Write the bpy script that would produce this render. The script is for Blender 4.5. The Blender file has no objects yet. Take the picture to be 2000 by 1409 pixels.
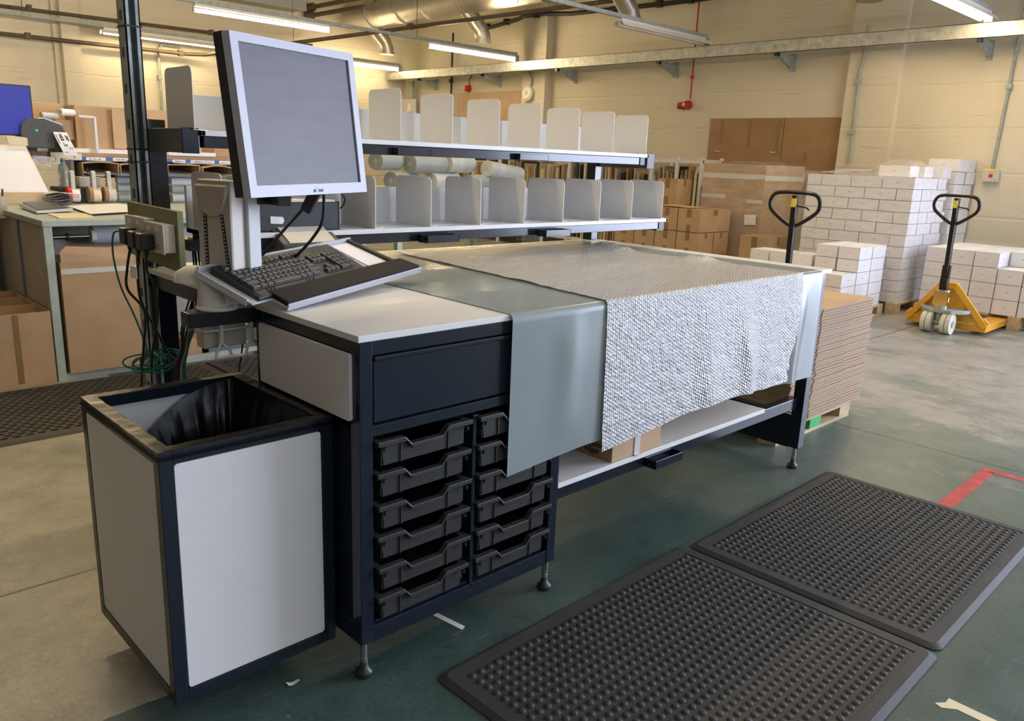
import bpy, math, random
from mathutils import Vector, Matrix
random.seed(11)
sc = bpy.context.scene
COL = sc.collection
PI = math.pi

# ------------------------------------------------------------------ camera, light, exposure
YAW, PITCH, ROLL = -0.7727, 0.2466, 0.0393
F = Vector((-math.sin(YAW)*math.cos(PITCH), math.cos(YAW)*math.cos(PITCH), -math.sin(PITCH)))
R_ = Vector((math.cos(YAW), math.sin(YAW), 0)); U_ = R_.cross(F)
R2 = R_*math.cos(ROLL)+U_*math.sin(ROLL); U2 = -R_*math.sin(ROLL)+U_*math.cos(ROLL)
cam_d = bpy.data.cameras.new('camera'); cam = bpy.data.objects.new('camera', cam_d); COL.objects.link(cam)
cam.matrix_world = Matrix(((R2.x, U2.x, -F.x, -0.9768), (R2.y, U2.y, -F.y, -1.5026), (R2.z, U2.z, -F.z, 1.3009), (0, 0, 0, 1)))
cam_d.sensor_width = 36; cam_d.lens = 1557.67/2000*36; cam_d.clip_start = .05; cam_d.clip_end = 100
sc.camera = cam
sc.view_settings.view_transform = 'Standard'; sc.view_settings.look = 'None'
sc.view_settings.gamma = 1; sc.view_settings.use_curve_mapping = False
sc.view_settings.exposure = 0.0
w = bpy.data.worlds.new('overcast_sky'); sc.world = w; w.use_nodes = True
w.node_tree.nodes['Background'].inputs[0].default_value = (.72, .84, 1, 1)
w.node_tree.nodes['Background'].inputs[1].default_value = 1.6
LAMP_STRENGTH = 98.0
LAMP_COLOR = (1, .775, .455)
def area(name, loc, rot, sx, sy, power, col):
    l = bpy.data.lights.new(name, 'AREA'); l.shape = 'RECTANGLE'; l.size = sx; l.size_y = sy
    l.energy = power; l.color = col
    o = bpy.data.objects.new(name, l); COL.objects.link(o); o.location = loc; o.rotation_euler = rot
    return o
# daylight entering through the open loading door in the right-hand wall
area('loading_door_daylight', (8.72, -4.3, 2.05), (0, PI/2, 0), 3.9, 4.6, 1000, (.70, .77, 1))
# added cool fill for the bin and bench fronts, at an unseen window strip
area('added_front_fill', (1.0, -6.9, 2.6), (PI/2, 0, 0), 5.6, 1.9, 85, (.71, .78, 1))

# ------------------------------------------------------------------ materials
def lin(c):
    c = c/255
    return c/12.92 if c <= .04045 else ((c+.055)/1.055)**2.4
def rgb(r, g, b): return (lin(r), lin(g), lin(b))
def mat(name, col, rough=.5, metal=0., var=.06, scale=8., bump=0., bscale=60., alpha=1., trans=0., emit=None, estr=0., coat=0., stretch=None, ior=1.45):
    m = bpy.data.materials.new(name); m.use_nodes = True
    nt = m.node_tree; N = nt.nodes; L = nt.links; p = N['Principled BSDF']
    p.inputs['Roughness'].default_value = rough; p.inputs['Metallic'].default_value = metal
    p.inputs['Alpha'].default_value = alpha; p.inputs['Transmission Weight'].default_value = trans
    p.inputs['Coat Weight'].default_value = coat; p.inputs['IOR'].default_value = ior
    tc = N.new('ShaderNodeTexCoord'); src = tc.outputs['Object']
    if stretch:
        mp = N.new('ShaderNodeMapping'); mp.inputs['Scale'].default_value = stretch; L.new(src, mp.inputs[0]); src = mp.outputs[0]
    n = N.new('ShaderNodeTexNoise'); n.inputs['Scale'].default_value = scale; n.inputs['Detail'].default_value = 4
    L.new(src, n.inputs['Vector'])
    r = N.new('ShaderNodeValToRGB'); r.color_ramp.elements[0].position = .3; r.color_ramp.elements[1].position = .7
    r.color_ramp.elements[0].color = tuple(c*(1-var) for c in col)+(1,)
    r.color_ramp.elements[1].color = tuple(min(1, c*(1+var)) for c in col)+(1,)
    L.new(n.outputs['Fac'], r.inputs[0]); L.new(r.outputs[0], p.inputs['Base Color'])
    if bump:
        n2 = N.new('ShaderNodeTexNoise'); n2.inputs['Scale'].default_value = bscale; n2.inputs['Detail'].default_value = 3
        L.new(src, n2.inputs['Vector'])
        b = N.new('ShaderNodeBump'); b.inputs['Strength'].default_value = bump; b.inputs['Distance'].default_value = .01
        L.new(n2.outputs['Fac'], b.inputs['Height']); L.new(b.outputs[0], p.inputs['Normal'])
    if emit:
        p.inputs['Emission Color'].default_value = emit+(1,); p.inputs['Emission Strength'].default_value = estr
    return m
M = {}
M['laminate'] = mat('white_laminate', (.74, .74, .725), .38, var=.015)
M['panel'] = mat('white_panel', (.71, .71, .69), .42, var=.015)
M['navy'] = mat('navy_powder_coat', (.012, .018, .027), .16, var=.05, scale=30, bump=.012, bscale=300)
M['black_plastic'] = mat('black_plastic', (.022, .022, .022), .38, var=.1, bump=.05, bscale=200)
M['tray_plastic'] = mat('dark_grey_tray_plastic', (.036, .037, .036), .36, var=.08, bump=.08, bscale=250)
M['chrome'] = mat('chrome_steel', (.62, .62, .6), .18, 1., var=.05)
M['bag'] = mat('black_bin_liner_film', (.006, .006, .007), .25, var=.1, ior=1.32, bump=.35, bscale=14, stretch=(1, 1, .35))
M['silver'] = mat('silver_plastic', (.47, .475, .53), .38, var=.02)
M['screen'] = mat('dusty_monitor_screen', (.070, .067, .080), .42, var=.16, scale=7, stretch=(1, 1, 4))
M['taupe'] = mat('taupe_and_shaded_beige_plastic', (.46, .41, .33), .5, var=.04)  # on the stand: beige plastic with its shade put into the colour
M['beige'] = mat('beige_plastic', (.62, .58, .49), .42, var=.03)
M['ltgrey'] = mat('light_grey_plastic', (.55, .56, .56), .42, var=.03)
M['key'] = mat('black_keycap', (.075, .066, .060), .26, var=.1)
M['foam'] = mat('black_foam_rest', (.007, .006, .006), .8, var=.2, scale=120)
M['galv'] = mat('galvanised_steel', (.34, .38, .37), .55, .15, var=.2, scale=25)
M['galv_bright'] = mat('bright_galvanised_steel', (.40, .41, .39), .45, .6, var=.22, scale=18)
M['duct'] = mat('spiral_duct_steel', (.50, .48, .43), .36, .85, var=.12, scale=6, bump=.3, bscale=9, stretch=(.4, 6, .4))
M['pipe'] = mat('painted_brown_pipe', (.10, .07, .05), .5, var=.2)
M['cable_black'] = mat('black_cable', (.012, .012, .012), .45)
M['cable_grey'] = mat('grey_cable', (.30, .29, .27), .5)
M['cable_green'] = mat('green_cable', (.01, .16, .10), .4)
M['cable_red'] = mat('red_cable', (.42, .03, .02), .5)
M['red_plastic'] = mat('red_plastic', (.50, .03, .025), .35)
M['blue'] = mat('blue_plastic', (.02, .20, .45), .4)
M['blue_strip'] = mat('blue_label_strip', (.03, .14, .42), .5)
M['paper'] = mat('white_paper', (.82, .81, .80), .7, var=.02)
M['cream_paper'] = mat('cream_paper', (.78, .68, .46), .7, var=.03)
M['pink_ink'] = mat('pink_ink', (.85, .22, .30), .7)
M['ink'] = mat('black_ink', (.03, .03, .03), .6)
M['red_ink'] = mat('red_ink', (.6, .03, .03), .6)
M['ink_grey'] = mat('pale_grey_ink', (.50, .51, .60), .6)
M['carton'] = mat('brown_cardboard', (.44, .295, .165), .75, var=.09, scale=5, bump=.08, bscale=80)
M['carton2'] = mat('pale_brown_cardboard', (.50, .34, .19), .75, var=.07, scale=5)
M['carton_dark'] = mat('dark_kraft_board', (.34, .205, .105), .8, var=.10, scale=4)
M['flute'] = mat('cardboard_edge', (.42, .33, .27), .85, var=.14, scale=90)
M['tape'] = mat('brown_parcel_tape', (.24, .15, .07), .32, var=.05)
M['clear_tape'] = mat('clear_parcel_tape', (.62, .60, .55), .25, var=.05)
M['white_carton'] = mat('white_carton_board', (.79, .78, .80), .6, var=.03)
M['wood'] = mat('pallet_wood', (.56, .42, .25), .75, var=.22, scale=3, stretch=(1, 8, 8))
M['wood_dark'] = mat('old_shelf_board', (.40, .25, .12), .6, var=.15, scale=6)
M['green_paint'] = mat('green_paint', (.05, .42, .13), .6)
M['yellow'] = mat('orange_yellow_enamel', (.80, .40, .03), .35, var=.06)
M['yellow_label'] = mat('yellow_warning_label', (.85, .70, .05), .45)
M['nylon'] = mat('cream_nylon_wheel', (.70, .68, .56), .4, var=.05)
M['black_enamel'] = mat('black_enamel', (.014, .014, .015), .28, var=.1)
M['teal_paint'] = mat('pale_blue_green_painted_wood', (.40, .46, .41), .6, var=.14, scale=9)
M['grey_panel'] = mat('grey_painted_panel', (.46, .43, .35), .6, var=.08)
M['olive'] = mat('olive_painted_board', (.21, .215, .11), .6, var=.08)
M['socket'] = mat('white_socket_plastic', (.60, .57, .50), .35, var=.03)
M['rack_white'] = mat('white_rack_enamel', (.70, .70, .71), .4, var=.03)
M['film_roll'] = mat('grey_green_film_roll', (.27, .31, .31), .38, var=.12, scale=5, bump=.5, bscale=9)
M['clear_wrap_roll'] = mat('white_film_roll', (.44, .48, .48), .22, var=.15, scale=7, bump=.6, bscale=12)
M['reflector'] = mat('white_lamp_reflector', (.74, .71, .64), .4, var=.03)
M['tube_off'] = mat('unlit_fluorescent_tube', (.8, .8, .76), .3)
M['tube'] = mat('lit_fluorescent_tube', (.9, .88, .8), .4, emit=LAMP_COLOR, estr=LAMP_STRENGTH)
M['tube_dim'] = mat('dimmed_fluorescent_tube', (.9, .88, .8), .4, emit=LAMP_COLOR, estr=LAMP_STRENGTH*.45)  # weaker copy of the tubes, so the far wall is not overlit
M['blue_screen'] = mat('lit_blue_screen', (.01, .01, .08), .3, emit=(.02, .03, .28), estr=1.0)
M['led'] = mat('blue_led', (.02, .1, .5), .3, emit=(.05, .25, 1), estr=6.)
M['green_led'] = mat('green_led', (.02, .4, .3), .3, emit=(.05, .6, .4), estr=.5)
M['slate'] = mat('slate_grey_plastic', (.07, .075, .075), .42, var=.06)
M['pc_black'] = mat('black_computer_case', (.03, .033, .037), .5, var=.1)
M['bottle'] = mat('clear_bottle_plastic', (.75, .85, .92), .08, trans=.85, alpha=.75)
M['bluegrey'] = mat('blue_grey_plastic', (.13, .17, .25), .5)
M['concrete_grey'] = mat('grey_duct_box_steel', (.33, .36, .38), .5, .3)

def wrap_material(name, alpha, s=5.):
    m = mat(name, (.86, .86, .86), .12, var=.05, bump=.9, bscale=s, stretch=(1, 1, 4.5))
    nt = m.node_tree; N = nt.nodes; L = nt.links; p = N['Principled BSDF']
    n = N.new('ShaderNodeTexNoise'); n.inputs['Scale'].default_value = s*1.3; n.inputs['Detail'].default_value = 6
    tc = N.new('ShaderNodeTexCoord'); mp = N.new('ShaderNodeMapping'); mp.inputs['Scale'].default_value = (1, 1, 3.5)
    L.new(tc.outputs['Object'], mp.inputs[0]); L.new(mp.outputs[0], n.inputs['Vector'])
    mr = N.new('ShaderNodeMapRange'); mr.inputs['From Min'].default_value = .4; mr.inputs['From Max'].default_value = .75
    mr.inputs['To Min'].default_value = alpha*.5; mr.inputs['To Max'].default_value = alpha*2.2
    L.new(n.outputs['Fac'], mr.inputs['Value']); L.new(mr.outputs[0], p.inputs['Alpha'])
    return m
M['wrap'] = wrap_material('clear_stretch_wrap', .085)
M['wrap_heavy'] = wrap_material('thick_stretch_wrap', .15, 4.)

def sheet_material():
    m = mat('grey_green_polythene', (.27, .315, .31), .22, var=.04, scale=3, bump=.12, bscale=4, alpha=.93)
    return m
M['poly'] = sheet_material()
def bubble_material():
    m = bpy.data.materials.new('clear_bubble_wrap'); m.use_nodes = True
    nt = m.node_tree; N = nt.nodes; L = nt.links; p = N['Principled BSDF']
    p.inputs['Roughness'].default_value = .30; p.inputs['IOR'].default_value = 1.75
    uv = N.new('ShaderNodeTexCoord')
    acc = None
    k = 2*PI/.0105
    for ax, ay in ((1, 0), (.5, .8660254), (.5, -.8660254)):
        d = N.new('ShaderNodeVectorMath'); d.operation = 'DOT_PRODUCT'; d.inputs[1].default_value = (ax*k, ay*k, 0)
        L.new(uv.outputs['UV'], d.inputs[0])
        c = N.new('ShaderNodeMath'); c.operation = 'COSINE'; L.new(d.outputs['Value'], c.inputs[0])
        if acc is None: acc = c
        else:
            a = N.new('ShaderNodeMath'); a.operation = 'ADD'; L.new(acc.outputs[0], a.inputs[0]); L.new(c.outputs[0], a.inputs[1]); acc = a
    mr = N.new('ShaderNodeMapRange'); mr.inputs['From Min'].default_value = -1.1; mr.inputs['From Max'].default_value = 1.6
    L.new(acc.outputs[0], mr.inputs['Value'])
    n = N.new('ShaderNodeTexNoise'); n.inputs['Scale'].default_value = 75; n.inputs['Detail'].default_value = 6
    L.new(uv.outputs['UV'], n.inputs['Vector'])
    mx = N.new('ShaderNodeMath'); mx.operation = 'MULTIPLY_ADD'; mx.inputs[1].default_value = 2.2
    L.new(n.outputs['Fac'], mx.inputs[0]); L.new(mr.outputs[0], mx.inputs[2])
    b = N.new('ShaderNodeBump'); b.inputs['Strength'].default_value = .85; b.inputs['Distance'].default_value = .0045
    L.new(mx.outputs[0], b.inputs['Height']); L.new(b.outputs[0], p.inputs['Normal'])
    p.inputs['Coat Weight'].default_value = 1.; p.inputs['Coat IOR'].default_value = 1.9; p.inputs['Coat Roughness'].default_value = .16; L.new(b.outputs[0], p.inputs['Coat Normal'])
    r = N.new('ShaderNodeValToRGB'); r.color_ramp.elements[0].color = (.52, .54, .53, 1); r.color_ramp.elements[1].color = (.84, .85, .85, 1)
    L.new(mr.outputs[0], r.inputs[0]); L.new(r.outputs[0], p.inputs['Base Color'])
    ar = N.new('ShaderNodeMapRange'); ar.inputs['To Min'].default_value = .97; ar.inputs['To Max'].default_value = .78
    L.new(mr.outputs[0], ar.inputs['Value']); L.new(ar.outputs[0], p.inputs['Alpha'])
    return m
M['bubble'] = bubble_material()

def wall_material():
    m = bpy.data.materials.new('cream_painted_blockwork'); m.use_nodes = True
    nt = m.node_tree; N = nt.nodes; L = nt.links; p = N['Principled BSDF']; p.inputs['Roughness'].default_value = .7
    tc = N.new('ShaderNodeTexCoord')
    n = N.new('ShaderNodeTexNoise'); n.inputs['Scale'].default_value = .9; n.inputs['Detail'].default_value = 6
    L.new(tc.outputs['Object'], n.inputs['Vector'])
    r = N.new('ShaderNodeValToRGB'); r.color_ramp.elements[0].position = .3; r.color_ramp.elements[1].position = .75
    r.color_ramp.elements[0].color = (.61, .56, .45, 1); r.color_ramp.elements[1].color = (.70, .65, .515, 1)
    L.new(n.outputs['Fac'], r.inputs[0])
    # grime streaks lying along the courses
    mp = N.new('ShaderNodeMapping'); mp.inputs['Scale'].default_value = (1.1, 1.1, 14)
    L.new(tc.outputs['Object'], mp.inputs[0])
    n2 = N.new('ShaderNodeTexNoise'); n2.inputs['Scale'].default_value = 1.6; n2.inputs['Detail'].default_value = 5
    L.new(mp.outputs[0], n2.inputs['Vector'])
    r2 = N.new('ShaderNodeValToRGB'); r2.color_ramp.elements[0].position = .27; r2.color_ramp.elements[1].position = .36
    r2.color_ramp.elements[0].color = (.62, .60, .58, 1); r2.color_ramp.elements[1].color = (1, 1, 1, 1)
    L.new(n2.outputs['Fac'], r2.inputs[0])
    mx = N.new('ShaderNodeMix'); mx.data_type = 'RGBA'; mx.blend_type = 'MULTIPLY'; mx.inputs[0].default_value = .55
    L.new(r.outputs[0], mx.inputs[6]); L.new(r2.outputs[0], mx.inputs[7])
    L.new(mx.outputs[2], p.inputs['Base Color'])
    # block joints: z courses
    sp = N.new('ShaderNodeSeparateXYZ'); L.new(tc.outputs['Object'], sp.inputs[0])
    def joint(sock, pitch, wdt):
        a = N.new('ShaderNodeMath'); a.operation = 'PINGPONG'; a.inputs[1].default_value = pitch/2; L.new(sock, a.inputs[0])
        c = N.new('ShaderNodeMapRange'); c.inputs['From Min'].default_value = 0; c.inputs['From Max'].default_value = wdt
        L.new(a.outputs[0], c.inputs['Value']); return c.outputs[0]
    j = joint(sp.outputs['Z'], .45, .02)
    n3 = N.new('ShaderNodeTexNoise'); n3.inputs['Scale'].default_value = 30; L.new(tc.outputs['Object'], n3.inputs['Vector'])
    ad = N.new('ShaderNodeMath'); ad.operation = 'MULTIPLY_ADD'; ad.inputs[1].default_value = .5
    L.new(n3.outputs['Fac'], ad.inputs[0]); L.new(j, ad.inputs[2])
    b = N.new('ShaderNodeBump'); b.inputs['Strength'].default_value = .35; b.inputs['Distance'].default_value = .012
    L.new(ad.outputs[0], b.inputs['Height']); L.new(b.outputs[0], p.inputs['Normal'])
    return m
M['wall'] = wall_material()
M['ceiling'] = mat('pale_roof_lining', (.78, .74, .64), .8, var=.08, scale=1)
M['dark_wall'] = mat('low_bounce_unseen_wall', (.30, .23, .16), .8, var=.15, scale=6)  # unseen walls darkened to cut light bounced onto left-facing sides
M['brick_pink'] = mat('bare_pinkish_patch', (.55, .40, .28), .8, var=.08)

def floor_material():
    m = bpy.data.materials.new('worn_painted_concrete'); m.use_nodes = True
    nt = m.node_tree; N = nt.nodes; L = nt.links; p = N['Principled BSDF']
    tc = N.new('ShaderNodeTexCoord'); sp = N.new('ShaderNodeSeparateXYZ'); L.new(tc.outputs['Object'], sp.inputs[0])
    def math_(op, a, b=None, c=None):
        n = N.new('ShaderNodeMath'); n.operation = op
        for i, v in enumerate((a, b, c)):
            if v is None: continue
            if isinstance(v, (int, float)): n.inputs[i].default_value = v
            else: L.new(v, n.inputs[i])
        return n.outputs[0]
    def noise(scale, det=6, rough=.6, stretch=None):
        n = N.new('ShaderNodeTexNoise'); n.inputs['Scale'].default_value = scale; n.inputs['Detail'].default_value = det; n.inputs['Roughness'].default_value = rough
        s = tc.outputs['Object']
        if stretch:
            mp = N.new('ShaderNodeMapping'); mp.inputs['Scale'].default_value = stretch; L.new(s, mp.inputs[0]); s = mp.outputs[0]
        L.new(s, n.inputs['Vector']); return n.outputs['Fac']
    def ramp(f, a, b, ca, cb):
        r = N.new('ShaderNodeValToRGB'); r.color_ramp.elements[0].position = a; r.color_ramp.elements[1].position = b
        r.color_ramp.elements[0].color = ca+(1,); r.color_ramp.elements[1].color = cb+(1,); L.new(f, r.inputs[0]); return r.outputs[0]
    def mix(f, a, b):
        x = N.new('ShaderNodeMix'); x.data_type = 'RGBA'; L.new(f, x.inputs[0]); L.new(a, x.inputs[6]); L.new(b, x.inputs[7]); return x.outputs[2]
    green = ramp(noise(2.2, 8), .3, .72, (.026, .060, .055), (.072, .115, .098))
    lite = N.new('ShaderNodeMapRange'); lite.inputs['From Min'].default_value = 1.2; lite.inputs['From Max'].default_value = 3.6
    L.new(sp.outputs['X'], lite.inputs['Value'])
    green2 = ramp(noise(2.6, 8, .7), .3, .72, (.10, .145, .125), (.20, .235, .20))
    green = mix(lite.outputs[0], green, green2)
    worn = ramp(noise(3.5, 8, .7), .28, .75, (.21, .225, .215), (.40, .37, .33))
    bare = ramp(noise(4, 9, .72), .25, .78, (.20, .205, .165), (.49, .44, .33))
    # large worn patches in the paint, more of them towards the aisle on the right
    aisle = N.new('ShaderNodeMapRange'); aisle.inputs['From Min'].default_value = 2.2; aisle.inputs['From Max'].default_value = 4.2
    aisle.inputs['To Min'].default_value = -.11; aisle.inputs['To Max'].default_value = .12
    L.new(sp.outputs['X'], aisle.inputs['Value'])
    wv = math_('ADD', noise(1.5, 12, .74, (1, .62, 1)), aisle.outputs[0])
    wm = ramp(wv, .52, .61, (0, 0, 0), (1, 1, 1))
    painted = mix(wm, green, worn)
    # edge of the painted area: bare concrete beyond y = 0.29 on the left side of the room
    e = math_('ADD', sp.outputs['Y'], math_('MULTIPLY', noise(6, 5), .05))
    m1 = math_('GREATER_THAN', e, .30); m2 = math_('LESS_THAN', sp.outputs['X'], .45)
    col = mix(math_('MULTIPLY', m1, m2), painted, bare)
    # fine scratches and dust
    sc_ = ramp(noise(26, 6, .75, (1, .25, 1)), .62, .74, (0, 0, 0), (1, 1, 1))
    dust = ramp(noise(3, 2), 0, 1, (.34, .33, .28), (.34, .33, .28))
    f = math_('MULTIPLY', sc_, .28)
    col = mix(f, col, dust)
    # fine directional scuffs and pale chips
    for rz_, st_ in ((.5, (2, 46, 1)), (-.9, (1.5, 38, 1))):
        mp_ = N.new('ShaderNodeMapping'); mp_.inputs['Rotation'].default_value = (0, 0, rz_); mp_.inputs['Scale'].default_value = st_
        L.new(tc.outputs['Object'], mp_.inputs[0])
        ns = N.new('ShaderNodeTexNoise'); ns.inputs['Scale'].default_value = 2.2; ns.inputs['Detail'].default_value = 4; L.new(mp_.outputs[0], ns.inputs['Vector'])
        sf = ramp(ns.outputs['Fac'], .66, .72, (0, 0, 0), (1, 1, 1))
        col = mix(math_('MULTIPLY', sf, .30), col, dust)
    vo = N.new('ShaderNodeTexVoronoi'); vo.inputs['Scale'].default_value = 9; L.new(tc.outputs['Object'], vo.inputs['Vector'])
    chip = ramp(vo.outputs['Distance'], .035, .06, (1, 1, 1), (0, 0, 0))
    col = mix(math_('MULTIPLY', chip, .35), col, dust)
    # slab joints
    def jl(sock, v, wd):
        return math_('LESS_THAN', math_('ABSOLUTE', math_('SUBTRACT', sock, v)), wd)
    j = math_('ADD', jl(sp.outputs['X'], 3.11, .006), jl(sp.outputs['Y'], 1.02, .006))
    dark = ramp(noise(3, 2), 0, 1, (.03, .035, .03), (.05, .05, .04))
    col = mix(math_('MINIMUM', j, 1.), col, dark)
    grain = ramp(noise(70, 5, .8), .3, .7, (.80, .80, .80), (1.16, 1.16, 1.16))
    gm = N.new('ShaderNodeMix'); gm.data_type = 'RGBA'; gm.blend_type = 'MULTIPLY'; gm.inputs[0].default_value = 1
    L.new(col, gm.inputs[6]); L.new(grain, gm.inputs[7]); col = gm.outputs[2]
    stain = ramp(noise(9, 9, .8), .36, .5, (.80, .80, .80), (1, 1, 1))
    gm2 = N.new('ShaderNodeMix'); gm2.data_type = 'RGBA'; gm2.blend_type = 'MULTIPLY'; gm2.inputs[0].default_value = 1
    L.new(col, gm2.inputs[6]); L.new(stain, gm2.inputs[7]); col = gm2.outputs[2]
    L.new(col, p.inputs['Base Color'])
    rr = N.new('ShaderNodeMapRange'); rr.inputs['To Min'].default_value = .28; rr.inputs['To Max'].default_value = .52
    L.new(noise(5, 5), rr.inputs['Value']); L.new(rr.outputs[0], p.inputs['Roughness'])
    b = N.new('ShaderNodeBump'); b.inputs['Strength'].default_value = .12; b.inputs['Distance'].default_value = .01
    L.new(noise(40, 4), b.inputs['Height']); L.new(b.outputs[0], p.inputs['Normal'])
    return m
M['floor'] = floor_material()
M['mat_rubber'] = mat('dark_grey_rubber', (.040, .039, .036), .62, var=.14, scale=5, bump=.1, bscale=200)
M['mat_mesh'] = mat('brown_black_ring_rubber', (.050, .044, .036), .55, var=.15, scale=5)

# ------------------------------------------------------------------ mesh builder
WL = {}      # accumulated world offset of unrotated things and parts
class MB:
    def __init__(s): s.v = []; s.f = []; s.mi = []; s.sm = []
    def add(s, vs, fs, mi=0, sm=False):
        b = len(s.v); s.v += [tuple(x) for x in vs]
        for f in fs: s.f.append([b+i for i in f]); s.mi.append(mi); s.sm.append(sm)
        return s
    def box(s, x0, y0, z0, x1, y1, z1, mi=0):
        v = [(x, y, z) for z in (z0, z1) for y in (y0, y1) for x in (x0, x1)]
        return s.add(v, [(0, 2, 3, 1), (4, 5, 7, 6), (0, 1, 5, 4), (2, 6, 7, 3), (0, 4, 6, 2), (1, 3, 7, 5)], mi)
    def obox(s, c, size, rot=None, mi=0):
        hx, hy, hz = (a/2 for a in size); c = Vector(c)
        v = []
        for z in (-hz, hz):
            for y in (-hy, hy):
                for x in (-hx, hx):
                    p = Vector((x, y, z)); p = rot @ p if rot else p; v.append(c+p)
        return s.add(v, [(0, 2, 3, 1), (4, 5, 7, 6), (0, 1, 5, 4), (2, 6, 7, 3), (0, 4, 6, 2), (1, 3, 7, 5)], mi)
    def bar(s, a, b, wx, wz, mi=0):
        a = Vector(a); b = Vector(b); d = b-a; q = d.to_track_quat('Y', 'Z').to_matrix()
        return s.obox((a+b)/2, (wx, d.length, wz), q, mi)
    def ring(s, r, n, c, X, Y): return [c+X*(r*math.cos(2*PI*i/n))+Y*(r*math.sin(2*PI*i/n)) for i in range(n)]
    def cyl(s, a, b, r0, r1=None, n=16, mi=0, caps=True):
        r1 = r0 if r1 is None else r1
        a = Vector(a); b = Vector(b); q = (b-a).to_track_quat('Z', 'X').to_matrix(); X = q @ Vector((1, 0, 0)); Y = q @ Vector((0, 1, 0))
        v = s.ring(r0, n, a, X, Y)+s.ring(r1, n, b, X, Y)
        s.add(v, [(i, (i+1) % n, n+(i+1) % n, n+i) for i in range(n)], mi, True)
        if caps: s.add(v, [tuple(range(n))[::-1], tuple(range(n, 2*n))], mi)
        return s
    def tube(s, pts, r, n=8, mi=0, closed=False):
        P = [Vector(p) for p in pts]; m = len(P); rings = []; ref = Vector((0, 0, 1))
        for i, p in enumerate(P):
            if closed: t = P[(i+1) % m]-P[i-1]
            else: t = P[min(i+1, m-1)]-P[max(i-1, 0)]
            t.normalize()
            if i == 0:
                if abs(t.dot(ref)) > .9: ref = Vector((1, 0, 0))
            x = (ref-t*ref.dot(t)).normalized(); ref = x; y = t.cross(x)
            rings.append(s.ring(r, n, p, x, y))
        v = [q for rg in rings for q in rg]; f = []
        for i in range(m if closed else m-1):
            k = (i+1) % m
            for j in range(n): f.append((i*n+j, i*n+(j+1) % n, k*n+(j+1) % n, k*n+j))
        s.add(v, f, mi, True)
        if not closed: s.add(v, [tuple(range(n))[::-1], tuple(range((m-1)*n, m*n))], mi)
        return s
    def prism(s, poly, axis, a0, a1, mi=0):
        def P(u, v, a): return {'x': (a, u, v), 'y': (u, a, v), 'z': (u, v, a)}[axis]
        n = len(poly); v = [P(u, w, a0) for u, w in poly]+[P(u, w, a1) for u, w in poly]
        return s.add(v, [tuple(range(n))[::-1], tuple(range(n, 2*n))]+[(i, (i+1) % n, n+(i+1) % n, n+i) for i in range(n)], mi)
    def lathe(s, prof, c, n=24, mi=0):
        c = Vector(c); v = []
        for r, z in prof: v += [c+Vector((r*math.cos(2*PI*i/n), r*math.sin(2*PI*i/n), z)) for i in range(n)]
        f = [(k*n+i, k*n+(i+1) % n, (k+1)*n+(i+1) % n, (k+1)*n+i) for k in range(len(prof)-1) for i in range(n)]
        s.add(v, f, mi, True)
        s.add(v, [tuple(range(n))[::-1], tuple(range((len(prof)-1)*n, len(prof)*n))], mi)
        return s
    def grid(s, nu, nv, fn, mi=0, sm=True):
        v = [fn(i/nu, j/nv) for j in range(nv+1) for i in range(nu+1)]
        f = [(j*(nu+1)+i, j*(nu+1)+i+1, (j+1)*(nu+1)+i+1, (j+1)*(nu+1)+i) for j in range(nv) for i in range(nu)]
        return s.add(v, f, mi, sm)
    def build(s, name, mats, parent=None, loc=None, bevel=0., local=False, fixn=True, solid=0.):
        off = Vector((0, 0, 0))
        if parent is not None and not local: off = WL.get(parent, Vector())
        elif parent is None and loc is not None and not local: off = Vector(loc)
        me = bpy.data.meshes.new(name)
        me.from_pydata([tuple(Vector(v)-off) for v in s.v], [], s.f)
        if not isinstance(mats, (list, tuple)): mats = [mats]
        for m in mats: me.materials.append(M[m])
        me.polygons.foreach_set('material_index', s.mi); me.polygons.foreach_set('use_smooth', s.sm)
        me.validate()
        if fixn and len(s.f) < 60000:
            import bmesh
            bm = bmesh.new(); bm.from_mesh(me); bmesh.ops.recalc_face_normals(bm, faces=bm.faces); bm.to_mesh(me); bm.free()
        me.update()
        o = bpy.data.objects.new(name, me); COL.objects.link(o)
        if parent is not None: o.parent = parent; WL[o] = off
        else: o.location = loc or (0, 0, 0); WL[o] = Vector(loc or (0, 0, 0))
        if solid:
            md = o.modifiers.new('thickness', 'SOLIDIFY'); md.thickness = solid; md.offset = 0
        if bevel:
            md = o.modifiers.new('bevel', 'BEVEL'); md.width = bevel; md.segments = 2; md.limit_method = 'ANGLE'; md.harden_normals = False
        return o
def tag(o, label, cat, group=None, kind=None):
    o['label'] = label; o['category'] = cat
    if group: o['group'] = group
    if kind: o['kind'] = kind
    return o
def thing(name, label, cat, loc, rz=0, group=None, rot=None):
    o = bpy.data.objects.new(name, None); COL.objects.link(o); o.location = loc; o.empty_display_size = .05
    if rot is not None: o.rotation_euler = rot
    elif rz: o.rotation_euler = (0, 0, rz)
    WL[o] = Vector(loc); return tag(o, label, cat, group)
def struct(name, mb, m, bevel=0, loc=None):
    o = mb.build(name, m, loc=loc, bevel=bevel); o['kind'] = 'structure'; return o
def box(*a): return MB().box(*a)
def dup(o, loc, label=None, rz=None, group=None):
    c = o.copy(); COL.objects.link(c); c.location = loc
    if label: c['label'] = label
    if group: c['group'] = group
    if rz is not None: c.rotation_euler = (0, 0, rz)
    for ch in o.children:
        d = ch.copy(); COL.objects.link(d); d.parent = c
        for g in ch.children:
            e = g.copy(); COL.objects.link(e); e.parent = d
    return c
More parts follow.
